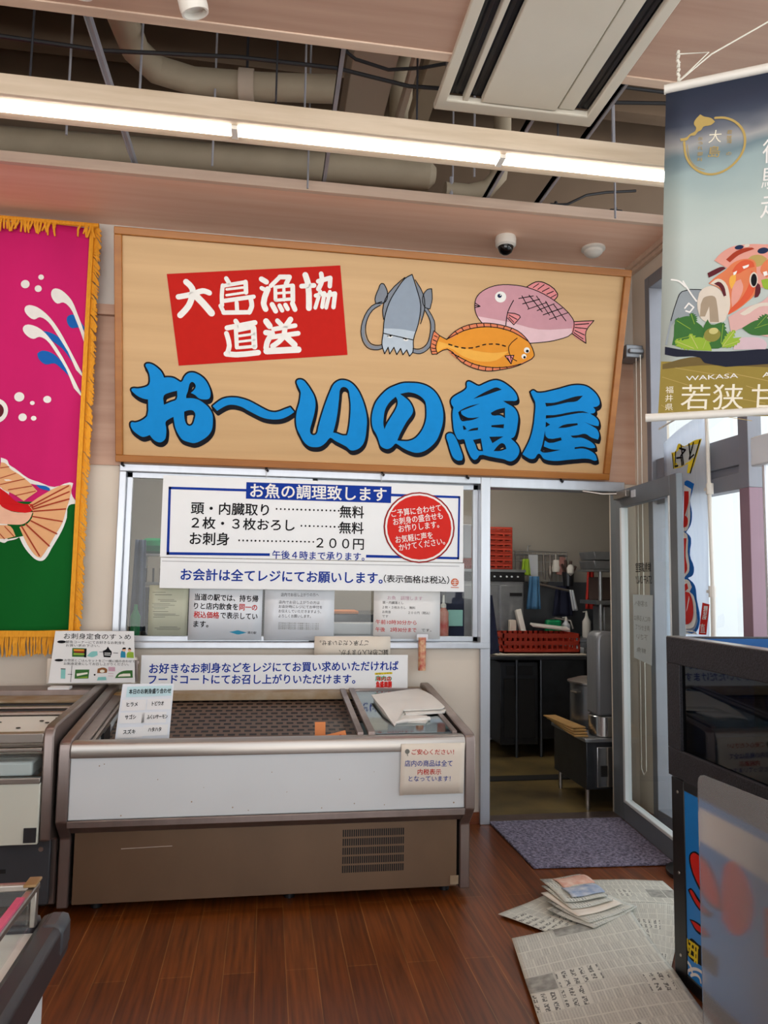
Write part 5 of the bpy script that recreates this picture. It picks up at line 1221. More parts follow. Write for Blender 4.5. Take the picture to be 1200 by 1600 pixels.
MB().tube([bp(.648, 3.690, .009), bp(.70, 3.715, .012), (bp(.812, 3.735, .014)), bp(.838, 3.745, .014)], [.007, .012, .0135, .012], 10).build('rolled_flap', 'bag', t_)
slab(MB(), [(.655, 3.721), (.809, 3.690), (.835, 3.745), (.842, 3.82), (.72, 3.825)], .002, .012).build('lower_flap', 'bag', t_)

# ================================================================== SECOND CASE AT THE LEFT
t_ = thing('glass_case', 'second refrigerated case with cream front left of the white-fronted fish case', 'display case', (-1.7, 4.0, 0))
gx = -.885
prof2 = [(3.46, .36), (3.44, .80), (3.46, .835), (3.50, .845), (4.40, .885), (4.53, .885), (4.53, .04), (3.60, .04), (3.60, .33)]
MB().prism(prof2, 'x', gx - .045, gx).build('end_panel', 'steelb', t_, bevel=.008)
MB().box(-2.6, gx - .045, 3.44, 3.46, .355, .61).build('front_panel', 'cream', t_, bevel=.003)
MB().box(-2.6, gx - .045, 3.44, 3.445, .63, .745).build('front_glass', 'glass', t_)
MB().box(-2.6, gx - .045, 3.432, 3.465, .608, .632).box(-2.6, gx - .045, 3.432, 3.47, .742, .757).box(-2.6, gx - .045, 3.45, 3.50, .775, .815).build('front_trim', 'steel', t_, bevel=.003)
MB().box(-2.6, gx - .085, 3.456, 3.62, .634, .695).box(-2.6, gx - .10, 3.60, 4.40, .60, .63).build('inner_tray', 'enamel', t_, bevel=.01)
MB().hexa([(-2.6, 3.52, .79), (gx - .05, 3.52, .79), (gx - .05, 3.86, .80), (-2.6, 3.86, .80), (-2.6, 3.52, .805), (gx - .05, 3.52, .805), (gx - .05, 3.86, .815), (-2.6, 3.86, .815)]).build('front_shelf', 'whitebin', t_)
mb = MB()
for x, y in ((-1.08, 3.60), (-1.02, 3.74), (-.985, 3.70), (-1.20, 3.72), (-1.32, 3.58), (-.965, 3.80), (-.955, 3.86)): mb.lathe([(.010, 0), (.010, .002)], (x, y, .808 + (y - 3.52) * .03), 12)
mb.build('shelf_hole', 'dark', t_)
mb = MB()
for y in (3.90, 3.96, 4.02, 4.08): mb.tube([(-2.6, y, .818 + (y - 3.9) * .06), (gx - .06, y, .818 + (y - 3.9) * .06)], .014, 8, 0 if y in (3.96, 4.08) else 1)
mb.build('cover_rail', ['black', 'steel'], t_)
MB().box(-2.6, gx - .05, 4.14, 4.32, .80, .845).build('back_ledge', 'rustbrown', t_, bevel=.004); MB().box(-2.6, gx - .05, 4.32, 4.50, .84, .872).build('rear_ledge', 'steelb', t_, bevel=.004)
MB().box(-1.16, -1.05, 4.33, 4.40, .872, .884).build('white_tab', 'paper', t_)
MB().box(-.985, gx - .05, 3.434, 3.44, .365, .425).build('plate', 'kitdark', t_)
MB().box(-2.6, gx - .02, 3.56, 3.58, .06, .345).build('kick_panel', 'char', t_, bevel=.004)
mb = MB().lathe([(.012, 0), (.010, .004)], (gx - .06, 3.562, .295), 14, 0, (0, -1, 0)); mb.build('screw', 'steel', t_)
mb = MB().box(-1.25, -1.085, 3.556, 3.562, .20, .215).box(-1.25, -1.085, 3.556, 3.562, .13, .155); mb.build('vent_slot', 'dark', t_)
MB().box(-2.6, gx - .04, 3.6, 4.4, .04, .34).build('base', 'dark', t_)

# ================================================================== CHEST FREEZER (near left)
t_ = thing('chest_freezer', 'black-rimmed chest freezer with glass rails and pink strip in the near left corner', 'freezer', (-1.0, 1.0, 0))
zx = -.392; zy = 1.735; zt = .785
MB().box(-1.9, zx - .035, -.6, zy - .035, .05, .70).build('cabinet_body', 'enamel', t_, bevel=.02)
mb = MB().box(zx - .055, zx, -.6, zy, .70, zt).box(-1.9, zx - .055, zy - .055, zy, .70, zt)
mb.build('rim', 'rubber', t_, bevel=.014)
MB().box(zx - .05, zx + .003, zy - .09, zy + .003, .715, zt + .003).build('rim_corner', 'char', t_, bevel=.018)
MB().box(-1.9, zx - .055, -.6, zy - .055, .70, .765).build('inner_deck', 'whitebin', t_)
mb = MB().box(zx - .068, zx - .052, -.6, zy - .05, .852, .866).box(-1.9, zx - .06, zy - .066, zy - .05, .852, .866)
mb.build('top_rail', 'steel', t_, bevel=.003)
MB().box(zx - .071, zx - .056, -.6, zy - .14, .866, .871).build('price_strip', 'pinkstrip', t_)
MB().box(zx - .067, zx - .063, -.6, zy - .06, .785, .852).box(-1.9, zx - .07, zy - .062, zy - .058, .785, .852).build('rail_glass', 'glass', t_)
MB().box(zx - .066, zx - .054, zy - .066, zy - .050, .78, .868).box(zx - .16, zx - .152, zy - .066, zy - .058, .78, .852).build('corner_post', 'steel', t_, bevel=.002)
MB().box(zx - .075, zx - .05, zy - .09, zy - .045, .868, .874).build('corner_cap', 'rustbrown', t_, bevel=.002)
MB().box(-1.8, zx - .1, -.5, zy - .1, 0, .05).build('base', 'dark', t_)

# ================================================================== FLOOR: MAT AND NEWSPAPERS
mb = MB(); mb.prism([(1.408, 4.57), (1.425, 3.84), (2.20, 3.80), (2.27, 4.56)], 'z', .002, .016)
o = mb.build('floor_mat', 'mat_', org=(1.8, 4.2, .002), bevel=.004); tag(o, 'purple-grey looped door mat on the wooden floor in the doorway', 'mat')
def npaper(label, q, z, us, vs, amp=.01, wave=7, fold=None, group='newspapers on the floor'):
    (a, b, c, d) = [Vector(p) for p in q]; m_ = (a + b + c + d) / 4
    def fn(i, j):
        p = a * (1 - i) * (1 - j) + b * i * (1 - j) + c * i * j + d * (1 - i) * j
        h = z + amp * (.5 + .5 * math.sin(i * wave + j * 3) * math.cos(j * wave * .8 + 1))
        if fold: h += fold * max(0, 1 - abs(j - .5) * 9)
        return (p.x, p.y, h)
    t = thing('newspaper', label, 'newspaper', (m_.x, m_.y, 0), group)
    MB().sheet(fn, 28, 28, 0, us, vs).build('sheet', 'newsp', t, solid=.0012); return t
npaper('newspaper sheet lying at the back by the mat, partly under the others', [(1.32, 3.30), (1.98, 3.12), (2.02, 3.61), (1.45, 3.70)], .003, .8, .55, .006)
npaper('open grey newspaper spread with its corner pointing left', [(1.07, 3.335), (1.42, 2.90), (1.72, 3.28), (1.545, 3.62)], .008, .55, .54, .008)
npaper('newspaper with stacked edges lying against the tank base', [(1.49, 2.74), (1.54, 2.72), (1.95, 3.30), (1.62, 3.42)], .012, .4, .7, .010)
npaper('large open newspaper page nearest the camera', [(.90, 2.22), (1.49, 2.22), (1.665, 3.248), (1.046, 3.077)], .022, .54, .80, .012, 5, .006)
t_ = thing('folded_leaflets', 'folded colour leaflets lying on top of the grey newspaper', 'leaflet', (1.47, 3.35, .02))
def leaf(nm, mt, c, sz, rz, z, tilt=0): MB().sheet(lambda i, j: (c[0] + math.cos(rz) * (i - .5) * sz[0] - math.sin(rz) * (j - .5) * sz[1], c[1] + math.sin(rz) * (i - .5) * sz[0] + math.cos(rz) * (j - .5) * sz[1], z + tilt * i + .006 * math.sin(j * 3.1 + z * 90) + .004 * math.sin(i * 5 + z * 50)), 10, 10, 0, sz[0] * 2.2, sz[1] * 2.2).build(nm, mt, t_, solid=.0035)
MT['orangead'] = M('orange_advert_print', '#c98a76', .6, hx2='#ddc0ae', scale=26, detail=4); MT['bluead'] = M('blue_advert_print', '#7f93b4', .6, hx2='#c9ccd0', scale=24, detail=4)
leaf('lower_leaflet', 'newsp', (1.50, 3.30), (.34, .25), .55, .030)
leaf('folded_leaflet', 'newsp', (1.505, 3.32), (.31, .24), .45, .038)
leaf('middle_leaflet', 'paperc', (1.475, 3.36), (.27, .24), .36, .047)
leaf('inner_leaflet', 'newsp', (1.47, 3.40), (.23, .23), .25, .055)
leaf('top_leaflet', 'newsp', (1.47, 3.44), (.22, .24), .12, .064)
leaf('orange_advert', 'orangead', (1.50, 3.50), (.17, .10), .12, .070); leaf('blue_advert', 'bluead', (1.50, 3.395), (.17, .10), .12, .0705)

# ================================================================== FISH TANK AT THE RIGHT
t_ = thing('fish_tank', 'black speckled fish tank on a blue-stickered stand by the window wall', 'fish tank', (1.95, 1.9, 0))
tx, ty = 1.591, 2.765; ty0 = .4; tx1 = 2.30
mb = MB().box(tx, tx + .05, ty - .085, ty, .0, .75).box(tx, tx + .05, ty0, ty - .085, .715, .755).box(tx, tx + .05, ty0, ty - .085, 0, .05).box(tx + .01, tx1, ty - .05, ty, 0, .75).box(tx1 - .05, tx1, ty0, ty, 0, .75)
mb.build('stand_frame', 'black', t_, bevel=.004)
stk = MB().box(tx + .004, tx + .02, ty0, ty - .02, .05, .718).build('sticker_panel', 'sea', t_)
Art(.25).load(ART['tank_print']).build('sticker_print', (1.591, 2.75, 0), (0, -1, 0), (0, 0, 1), stk, -.0035)
mb = MB()
for z in (.70, .40, .10): mb.lathe([(.006, 0), (.005, .003)], (tx, ty - .045, z), 10, 0, (-1, 0, 0))
mb.build('screw', 'steel', t_)
mb = MB().box(tx - .008, tx + .05, ty0, ty + .005, 1.188, 1.290).box(tx - .008, tx + .05, ty0, ty + .005, .756, .862).box(tx - .008, tx + .05, ty - .085, ty + .005, .862, 1.188).box(tx + .05, tx1, ty - .045, ty + .005, .756, 1.29).box(tx1 - .04, tx1, ty0, ty, .756, 1.29)
mb.build('tank_rim', 'granite', t_, bevel=.003)
MB().box(tx + .006, tx + .014, ty0, ty - .085, .862, 1.188).build('tank_glass', 'glassdark', t_)
MB().box(tx + .05, tx1 - .04, ty0, ty - .05, .756, .80).box(tx + .48, tx + .50, ty0, ty - .05, .80, 1.18).build('tank_lining', 'water', t_)
MB().box(tx + .05, tx1 - .04, ty - .052, ty - .046, .80, 1.285).box(tx1 - .05, tx1 - .042, ty0, ty - .05, .80, 1.285).build('blue_lining', 'tankblue', t_)
MB().tube([(tx + .25, ty - .2, .83), (tx + .25, ty - .2, 1.12), (tx + .25, 1.3, 1.12)], .022, 10).tube([(tx + .2, ty - .3, .95), (tx + .2, 1.2, .96)], .03, 10).build('filter_pipe', 'kitdark', t_)
MB().box(tx - .004, tx + .052, ty0, ty + .006, 1.289, 1.293).build('rim_edge', 'steel', t_)
t_ = thing('acrylic_screen', 'frosted clear acrylic screen with rounded corner standing before the fish tank', 'screen', (1.44, 1.6, 0))
ys = [(2.335, .045), (2.335, .84), (2.330, .856), (2.318, .868), (2.30, .874), (.5, .93), (.5, .045)]
MB().prism([(p[0], p[1]) for p in ys], 'x', 1.438, 1.442).build('sheet', 'acrylic', t_)
for y in (2.0, 1.1): MB().box(1.39, 1.49, y - .012, y + .012, 0, .05).build('foot', 'white', t_, bevel=.003)

# ================================================================== HANGING FISH BANNER
BO = Vector((1.455, 2.655, 2.115)); BU = Vector((.81, -.45, 0)).normalized(); BV = Vector((-.486 * .15, -.874 * .15, 1)).normalized(); BN = BU.cross(BV)
def bq(u, v, n=0): return BO + BU * u + BV * v + BN * n
t_ = thing('fish_banner', 'hanging printed banner of red fish with white rods beside the window wall', 'banner', tuple(bq(.36, 0)))
bsh = MB().sheet(lambda i, j: bq(.045 + .66 * i + (.045 - .045 * i) * j, .045 + 1.215 * j), 8, 8, 0, 1, 1).build('banner_sheet', 'banner', t_, solid=.002)
Art(.3).load(ART['banner_print']).build('banner_print', BO, BU, BV, bsh, .002)
MB().tube([bq(.083, 1.265), bq(.74, 1.272)], .017, 12).build('top_rod', 'white', t_)
MB().tube([bq(-.005, .03), bq(.74, .03)], .016, 12).build('bottom_rod', 'white', t_)
p = bq(.135, 1.285)
mb = MB()
for k in range(7): mb.tube([p + Vector((.004 * math.sin(k * 2), 0, k * .018)), p + Vector((-.004 * math.sin(k * 2), 0, k * .018 + .014))], .006, 6)
mb.tube([p, p + Vector((.10, -.04, .10)), p + Vector((.0, 0, .11))], .003, 5).tube([p, bq(.25, 1.36), bq(.62, 1.50)], .003, 5); mb.build('hanging_chain', 'cord', t_)
# nobori banner at the window
t_ = thing('pole_banner', 'white upright pole banner with red lettering between the door and window', 'banner', (2.40, 3.9, 0))
nbs = MB().sheet(lambda i, j: (2.40 + .012 * math.sin(i * 5 + j * 2), 4.20 - .46 * i - .02 * (1 - j) * 0, .40 + 1.97 * j + .09 * i * j), 10, 24).build('cloth', 'nob', t_, solid=.0015)
Art(.25).load(ART['nobori_print']).build('cloth_print', (2.40, 4.16, 1.2), (0, -1, 0), (0, 0, 1), nbs, .002, lambda u, v: -.012 * math.sin((u * .001 + .04) / .46 * 5 + (1.2 + v * .001 - .4) / 1.97 * 2) + .001)
MB().tube([(2.385, 3.705, 0.02), (2.385, 3.685, 1.45)], .014, 10).tube([(2.385, 3.685, 1.45), (2.395, 3.72, 2.55)], .011, 10).tube([(2.395, 3.72, 2.52), (2.395, 4.22, 2.46)], .006, 8).build('pole', 'white', t_)
for z in (1.46, 2.02): MB().tube([(2.385, 3.69, z - .03), (2.385, 3.69, z + .03)], .020, 10).box(2.375, 2.395, 3.69, 3.73, z - .008, z + .008).build('pole_clip', 'white', t_)
MB().lathe([(.16, 0), (.16, .02), (.05, .04), (.03, .10)], (2.25, 3.66, 0), 24).tube([(2.25, 3.66, .06), (2.385, 3.705, .08)], .018, 8).build('pole_base', 'black', t_)
t_ = thing('door_opener_box', 'pale grey box with a slim rod mounted on the window mullions, right edge', 'box', (2.395, 3.24, 2.07))
MB().box(2.37, 2.43, 3.12, 3.32, 2.085, 2.235).build('box_body', 'lam', t_, bevel=.01); MB().tube([(2.40, 3.255, 2.09), (2.40, 3.255, .1)], .012, 8).build('rod', 'alu', t_)
t_ = thing('door_notice', 'white notice sheet stuck to the back of the open glass door', 'notice', (2.296, 4.2, 1.03))
nsh = DS(MB().hexa([(2.2885, 4.345, 1.04), (2.2885, 4.085, 1.02), (2.290, 4.085, 1.02), (2.290, 4.345, 1.04), (2.2885, 4.345, 1.43), (2.2885, 4.055, 1.43), (2.290, 4.055, 1.43), (2.290, 4.345, 1.43)]).build('sheet', 'lam', t_))
a = Art(.3)
for s_, x0, x1, z, h in (('お客様へ', 40, 230, 1360, 34), ('中に入る時は', 30, 270, 1270, 34), ('声をかけて', 50, 260, 1215, 34), ('下さい', 60, 230, 1160, 34), ('鮮魚', 60, 200, 1080, 30)): a.text('grey', 1, s_, (x0, z), (x1, z), h, 0, 0, True)
DS(a.build('lettering', (2.2885, 4.36, 0), (0, -1, 0), (0, 0, 1), nsh, .0008))

# ================================================================== KITCHEN
MT['brightsteel'] = M('bright_steel', '#c9c9c8', .18, .95, var=.05, scale=10); MT['midsteel'] = M('mid_steel_sheet', '#64676c', .35, .6, var=.12, scale=6)
t_ = thing('steam_oven', 'grey steel oven with dark control panel carrying the stack of red crates', 'oven', (2.1, 6.95, 0))
MB().box(1.80, 2.425, 6.78, 7.18, .05, 1.50, 0).build('oven_body', 'kitsteel', t_, bevel=.006)
cpn = MB().box(1.80, 2.43, 6.765, 7.18, 1.50, 1.585).build('control_panel', 'black', t_, bevel=.004); MB().box(1.79, 2.44, 6.76, 7.18, 1.585, 1.61).build('oven_top', 'kitsteel', t_)
for x in (2.13, 2.19, 2.25, 2.30, 2.36): MB().lathe([(.009, 0), (.008, .015)], (x, 6.765, 1.542), 12, 0, (0, -1, 0)).build('knob', 'lam', cpn)
odr = MB().box(1.83, 2.17, 6.765, 6.78, .3, 1.46).box(2.19, 2.41, 6.765, 6.78, .3, 1.46).build('oven_door', 'kitsteel', t_, bevel=.004); MB().box(2.28, 2.40, 6.755, 6.765, 1.36, 1.39).build('handle', 'black', odr)
def crate(x0, x1, y0, y1, z0, z1, name, label, group, mt='crate', rows=1):
    t = thing(name, label, 'crate', ((x0 + x1) / 2, (y0 + y1) / 2, z0), group); mb = MB(); e = .012; h = z1 - z0
    mb.box(x0, x1, y0, y1, z0, z0 + e)
    for zz, hh in ((z1 - h * (.22 if rows > 1 else .42), h * (.22 if rows > 1 else .42)), (z0, h * (.2 if rows > 1 else .36))) + (((z0 + h * .42, h * .2),) if rows > 1 else ()):
        mb.box(x0, x1, y0, y0 + e, zz, zz + hh).box(x0, x1, y1 - e, y1, zz, zz + hh).box(x0, x0 + e, y0, y1, zz, zz + hh).box(x1 - e, x1, y0, y1, zz, zz + hh)
    n = max(3, int((x1 - x0) / (.075 if rows == 1 else .05)))
    for i in range(n + 1):
        x = x0 + (x1 - x0 - .016) * i / n; mb.box(x, x + .016, y0 + .001, y0 + e - .001, z0, z1).box(x, x + .016, y1 - e, y1 - .001, z0, z1)
    m2 = max(2, int((y1 - y0) / .08))
    for i in range(m2 + 1):
        y = y0 + (y1 - y0 - .016) * i / m2; mb.box(x0 + .001, x0 + e, y, y + .016, z0, z1).box(x1 - e, x1 - .001, y, y + .016, z0, z1)
    mb.build('crate_body', mt, t, smooth=False); return t
ordn = ['lowest', 'second', 'third', 'fourth', 'fifth', 'sixth', 'seventh', 'topmost']
c0 = crate(1.92, 2.305 + .015, 6.80, 7.15, 1.612, 1.662, 'stacking_crate', 'red plastic crate on the kitchen oven, lowest of its stack', 'stacked red crates')
for k in range(1, 8):
    copytree(c0, c0.location + Vector((0, 0, .0505 * k)), 'red plastic crate on the kitchen oven, %s of its stack' % (ordn[k] if k == 7 else ordn[k] + ' from the bottom'))
t_ = thing('work_table', 'dark steel kitchen work table with cabinet, seen through the doorway', 'table', (2.35, 6.4, 0))
MB().box(1.70, 2.86, 6.18, 6.72, .825, .855).build('tabletop', 'kitdark', t_, bevel=.004)
MB().box(2.02, 2.36, 6.24, 6.68, .10, .80).box(2.40, 2.86, 6.26, 6.68, .14, .82).build('cabinet', 'kitdark', t_, bevel=.004); MB().box(2.05, 2.33, 6.228, 6.24, .16, .66).build('door', 'dark', t_); MB().box(2.07, 2.31, 6.228, 6.24, .69, .77).build('control_panel', 'black', t_)
for x in (1.74, 2.16, 2.38, 2.82): MB().tube([(x, 6.22, .0), (x, 6.22, .83)], .014, 8).build('leg', 'kitdark', t_)
MB().tube([(1.72, 6.5, .10), (2.80, 6.5, .10)], .012, 8).build('stretcher', 'kitsteel', t_)
o = MB().box(1.98, 2.80, 6.22, 6.66, .857, .872).build('cutting_board', 'paperc', org=(2.39, 6.44, .857), bevel=.003); tag(o, 'cream board lying under the red basket on the kitchen table', 'board')
crate(2.05, 2.76, 6.26, 6.62, .874, 1.045, 'red_basket', 'red slatted basket on the kitchen work table', None, 'crate', 2)
o = MB().box(2.775, 2.86, 6.40, 6.66, .858, .91).build('tray_stack', 'lam', org=(2.74, 6.53, .874), bevel=.006); tag(o, 'pale plastic trays at the right end of the kitchen table', 'tray')
o = MB().obox((2.60, 6.56, 1.085), (.36, .10, .02), (R(10), R(6), 0)).build('plastic_cover', 'white', org=(2.55, 6.60, 1.05), bevel=.006); tag(o, 'white plastic cover lying across the back of the red basket', 'cover')
o = MB().obox((2.36, 6.67, 1.10), (.05, .06, .28), (R(-12), R(-10), 0)).build('white_board', 'white', org=(2.36, 6.67, .96), bevel=.004); tag(o, 'white board standing upright behind the red basket', 'board')
o = MB().obox((2.27, 6.66, 1.00), (.06, .06, .28)).build('cream_box', 'paperc', org=(2.27, 6.66, .86), bevel=.004); tag(o, 'narrow cream box beside the upright white board', 'box')
# back wall sink with splashback
t_ = thing('kitchen_sink', 'steel sink and dark splashback along the kitchen rear wall', 'sink', (3.0, 7.0, 0))
MB().box(2.45, 3.7, 7.165, 7.195, .95, 1.50).build('splashback', 'midsteel', t_); MB().box(2.45, 3.7, 6.80, 7.16, .92, .96).box(2.45, 3.7, 6.80, 6.83, .1, .92).build('sink_unit', 'kitsteel', t_, bevel=.005)
MB().tube([(2.62, 7.10, 1.49), (2.95, 7.02, 1.42), (3.02, 7.02, 1.41)], .012, 8).build('rail', 'steel', t_)
MB().tube([(2.78, 7.12, .96), (2.78, 7.12, 1.10), (2.85, 7.05, 1.14), (2.98, 6.98, 1.12), (3.0, 6.97, 1.04)], .012, 8).build('tap', 'steel', t_)
def bottle(label, x, y, z, r, h, mt, group=None):
    t = thing('soap_bottle', label, 'bottle', (x, y, z), group)
    MB().lathe([(r * .9, 0), (r, .01), (r, h * .6), (r * .45, h * .74), (r * .4, h * .8)], (x, y, z), 16).build('bottle_body', mt, t); MB().lathe([(r * .35, h * .8), (r * .3, h * .92), (.004, h)], (x, y, z), 12).tube([(x, y, z + h * .97), (x - r * .9, y, z + h * .95)], .006, 6).build('pump', 'white', t)
bottle('white pump bottle standing at the right of the kitchen sink', 3.12, 6.92, .962, .042, .26, 'white', 'bottles at the kitchen sink')
bottle('pale bottle standing beside the green one at the sink', 2.92, 6.95, .962, .042, .20, 'lam', 'bottles at the kitchen sink')
o = MB().box(2.70, 2.86, 6.90, 6.98, .962, 1.13).build('green_pack', 'gplastic', org=(2.78, 6.94, .962), bevel=.02); tag(o, 'green detergent pack standing at the kitchen sink', 'detergent pack')
# utensil rack
t_ = thing('utensil_rack', 'wire rack on the kitchen rear wall for hanging utensils', 'rack', (2.75, 7.17, 1.5))
mb = MB()
for z in (1.80, 1.77): mb.tube([(2.46, 7.15, z), (3.02, 7.15, z)], .006, 6)
for x in [2.48 + .045 * i for i in range(13)]: mb.tube([(x, 7.17, 1.80), (x, 7.17, 1.50)], .003, 5)
for z in (1.50, 1.60, 1.70): mb.tube([(2.46, 7.17, z), (3.02, 7.17, z)], .003, 5)
mb.tube([(2.60, 7.14, 1.80), (2.60, 7.14, 1.86), (2.63, 7.14, 1.86)], .008, 6).build('wire_grid', 'wire', t_)
ut = [('white cutting mat hanging left on the utensil rack', 'cutting mat', lambda m: m.box(2.60, 2.70, 7.125, 7.135, 1.45, 1.77), 'lam'),
 ('steel ladle hanging in the middle of the utensil rack', 'ladle', lambda m: m.tube([(2.76, 7.13, 1.77), (2.77, 7.13, 1.52)], .008, 6).lathe([(.001, -.03), (.03, -.02), (.038, 0)], (2.77, 7.12, 1.50), 14), 'steel'),
 ('steel whisk hanging beside the ladle', 'whisk', lambda m: m.tube([(2.83, 7.13, 1.77), (2.83, 7.13, 1.66)], .008, 6).lathe([(.008, 0), (.022, -.05), (.024, -.09), (.003, -.14)], (2.83, 7.13, 1.66), 10), 'steel'),
 ('white strainer hanging right on the utensil rack', 'strainer', lambda m: m.tube([(2.89, 7.13, 1.78), (2.89, 7.13, 1.70)], .006, 6).lathe([(.03, 0), (.045, -.08), (.04, -.12)], (2.89, 7.12, 1.72), 14), 'white'),
 ('pink handled brush hanging before the dark jar', 'brush', lambda m: m.obox((2.93, 7.10, 1.66), (.05, .03, .18), (0, R(14), 0)), M('pink_brush', '#a87870', .6))]
for lab, cat, fn, mt in ut:
    o = fn(MB()).build(cat.replace(' ', '_'), mt, org=(2.8, 7.13, 1.5), bevel=.002); tag(o, lab, cat, 'utensils on the kitchen rack')
t_ = thing('utensil_jar', 'dark jar of brushes and spatulas right of the utensil rack', 'jar', (3.0, 7.05, 1.44))
MB().lathe([(.05, 0), (.06, .14), (.055, .14), (.05, .01)], (3.0, 7.08, 1.46), 18).build('jar_body', 'kitdark', t_)
for dx_, dz in ((-.07, .18), (-.03, .22), (.03, .21), (.08, .16)): MB().tube([(3.0, 7.08, 1.5), (3.0 + dx_, 7.08, 1.5 + dz)], [.008, .014], 6).build('utensil_handle', M('brown_handle', '#4a3028', .6), t_)
MB().lathe([(.001, 0), (.035, .03), (.038, .08), (.02, .11), (.001, .12)], (3.0, 7.02, 1.56), 16).build('white_spatula', 'white', t_)
def cloth(name, label, cat, x, y, z0, z1, wd, mt, twist=0, dep=.03):
    o = MB().sheet(lambda i, j: (x + wd * (i - .5) * (1 - .35 * j) + twist * (1 - j), y - dep * math.sin(i * 12) * .5, z0 + (z1 - z0) * j), 16, 8).build(name, mt, org=(x, y, z0), solid=.01); tag(o, label, cat)
cloth('blue_towel', 'blue towel hanging right of the oven in the kitchen', 'towel', 2.56, 6.85, 1.235, 1.55, .15, 'bluecloth', -.01)
cloth('red_net_bag', 'red net hanging beside the steel boxes in the kitchen', 'net', 3.16, 6.9, 1.24, 1.64, .10, 'redcloth', -.01)
cloth('white_cloth', 'white cloth hanging on the rail over the sink', 'cloth', 3.00, 7.0, 1.22, 1.42, .06, 'lam', .04)
cloth('rubber_glove', 'lime rubber glove hanging between oven and utensil rack', 'glove', 2.52, 6.98, 1.56, 1.72, .10, 'glove')
cloth('dark_apron', 'dark apron hanging from the rail behind the white cloth', 'apron', 2.95, 7.10, 1.16, 1.46, .22, 'navycloth')
cloth('jacket', 'navy jacket hanging just inside the doorway on the left', 'jacket', 1.49, 4.98, 1.0, 1.40, .20, 'navycloth', .02, .05)
t_ = thing('pan_shelf', 'steel shelf unit with dark fittings at the right of the kitchen', 'shelf', (3.2, 6.7, 0))
MB().box(2.98, 3.6, 6.40, 6.76, 1.30, 1.335).box(3.02, 3.6, 6.40, 6.76, .85, .88).build('shelf_board', 'kitsteel', t_); MB().tube([(3.03, 6.42, 0), (3.03, 6.42, 1.62)], .018, 8).tube([(3.58, 6.42, 0), (3.58, 6.42, 1.62)], .018, 8).build('post', 'kitsteel', t_)
MB().box(2.96, 3.6, 6.40, 6.76, 1.60, 1.62).build('top_board', 'kitsteel', t_)
for i, lab in enumerate(('steel food pan on the kitchen shelf, lower of the two', 'steel food pan on the kitchen shelf, upper of the two')):
    o = MB().prism([(2.99, 1.622 + .085 * i), (3.40, 1.622 + .085 * i), (3.42, 1.70 + .085 * i), (2.97, 1.70 + .085 * i)], 'y', 6.42, 6.75).build('food_pan', 'kitsteel', org=(3.2, 6.6, 1.622 + .085 * i), bevel=.006); tag(o, lab, 'pan', 'food pans')
o = MB().box(3.06, 3.30, 6.50, 6.74, 1.337, 1.55).build('brown_box', M('brown_box', '#4a3a34', .5), org=(3.17, 6.6, 1.337), bevel=.006); tag(o, 'dark brown appliance on the shelf under the steel pans', 'box')
o = MB().box(3.10, 3.55, 6.50, 6.74, .885, 1.28).build('steel_box', 'kitsteel', org=(3.3, 6.6, .885), bevel=.01); tag(o, 'steel box on the middle shelf at the right of the kitchen', 'box')
o = MB().tube([(3.32 + .085 * math.cos(a_ * .524), 6.37, 1.55 + .10 * math.sin(a_ * .524)) for a_ in range(13)], .014, 8).build('black_ring', 'black', org=(3.32, 6.42, 1.45)); tag(o, 'black ring handle hanging at the shelf front by the door', 'ring')
# low range near the doorway
t_ = thing('low_range', 'low steel gas range just inside the doorway, beside the door', 'stove', (2.45, 5.0, 0))
MB().box(2.135, 2.9, 4.76, 5.32, .13, .44).build('range_body', 'kitdark', t_, bevel=.005); MB().box(2.12, 2.9, 4.74, 5.34, .44, .465).build('range_top', 'kitsteel', t_, bevel=.004)
for x, y in ((2.15, 4.78), (2.17, 5.29), (2.8, 4.78), (2.8, 5.29)): MB().tube([(x, y, 0), (x, y, .14)], .014, 8).build('leg', 'steel', t_)
MB().box(2.20, 2.6, 4.735, 4.76, .15, .41).build('front_panel', 'brightsteel', t_, bevel=.004); MB().box(2.225, 2.27, 4.73, 4.737, .22, .29).build('vent', 'dark', t_)
t_ = thing('stock_pot', 'tall steel stock pot with lid standing on the low range', 'pot', (2.35, 5.22, .466))
MB().lathe([(.15, 0), (.155, .005), (.155, .30), (.162, .305), (.162, .312)], (2.36, 5.16, .467), 32).build('pot_body', 'pot', t_); MB().lathe([(.172, .312), (.172, .322), (.10, .345), (.02, .35), (.02, .37), (.001, .37)], (2.36, 5.16, .467), 32).build('lid', 'steel', t_); MB().tube([(2.23, 5.06, .72), (2.20, 5.05, .72), (2.185, 5.12, .72), (2.205, 5.14, .72)], .007, 8).build('handle', 'steel', t_)
t_ = thing('steel_bin', 'tall rounded grey steel cover standing right of the stock pot', 'bin', (2.34, 4.86, .466))
MB().prism([(2.235, .60), (2.62, .60), (2.62, 1.14), (2.29, 1.165), (2.25, 1.15), (2.238, 1.11)], 'y', 4.80, 4.98).build('cover_body', 'alud', t_, bevel=.02); MB().lathe([(.10, 0), (.105, .004), (.105, .130), (.10, .134)], (2.31, 4.86, .467), 32).build('cover_base', 'brightsteel', t_)
for i in range(4):
    o = MB().obox((2.135 - .004 * i, 5.02 + .03 * i, .472 + .013 * i), (.095, .46, .008), (0, 0, R(3 * i - 5))).build('cardboard_sheet', 'card', org=(2.135, 5.02, .468 + .013 * i)); tag(o, 'flattened cardboard sheet stacked along the left edge of the low range', 'cardboard', 'cardboard on the low range')
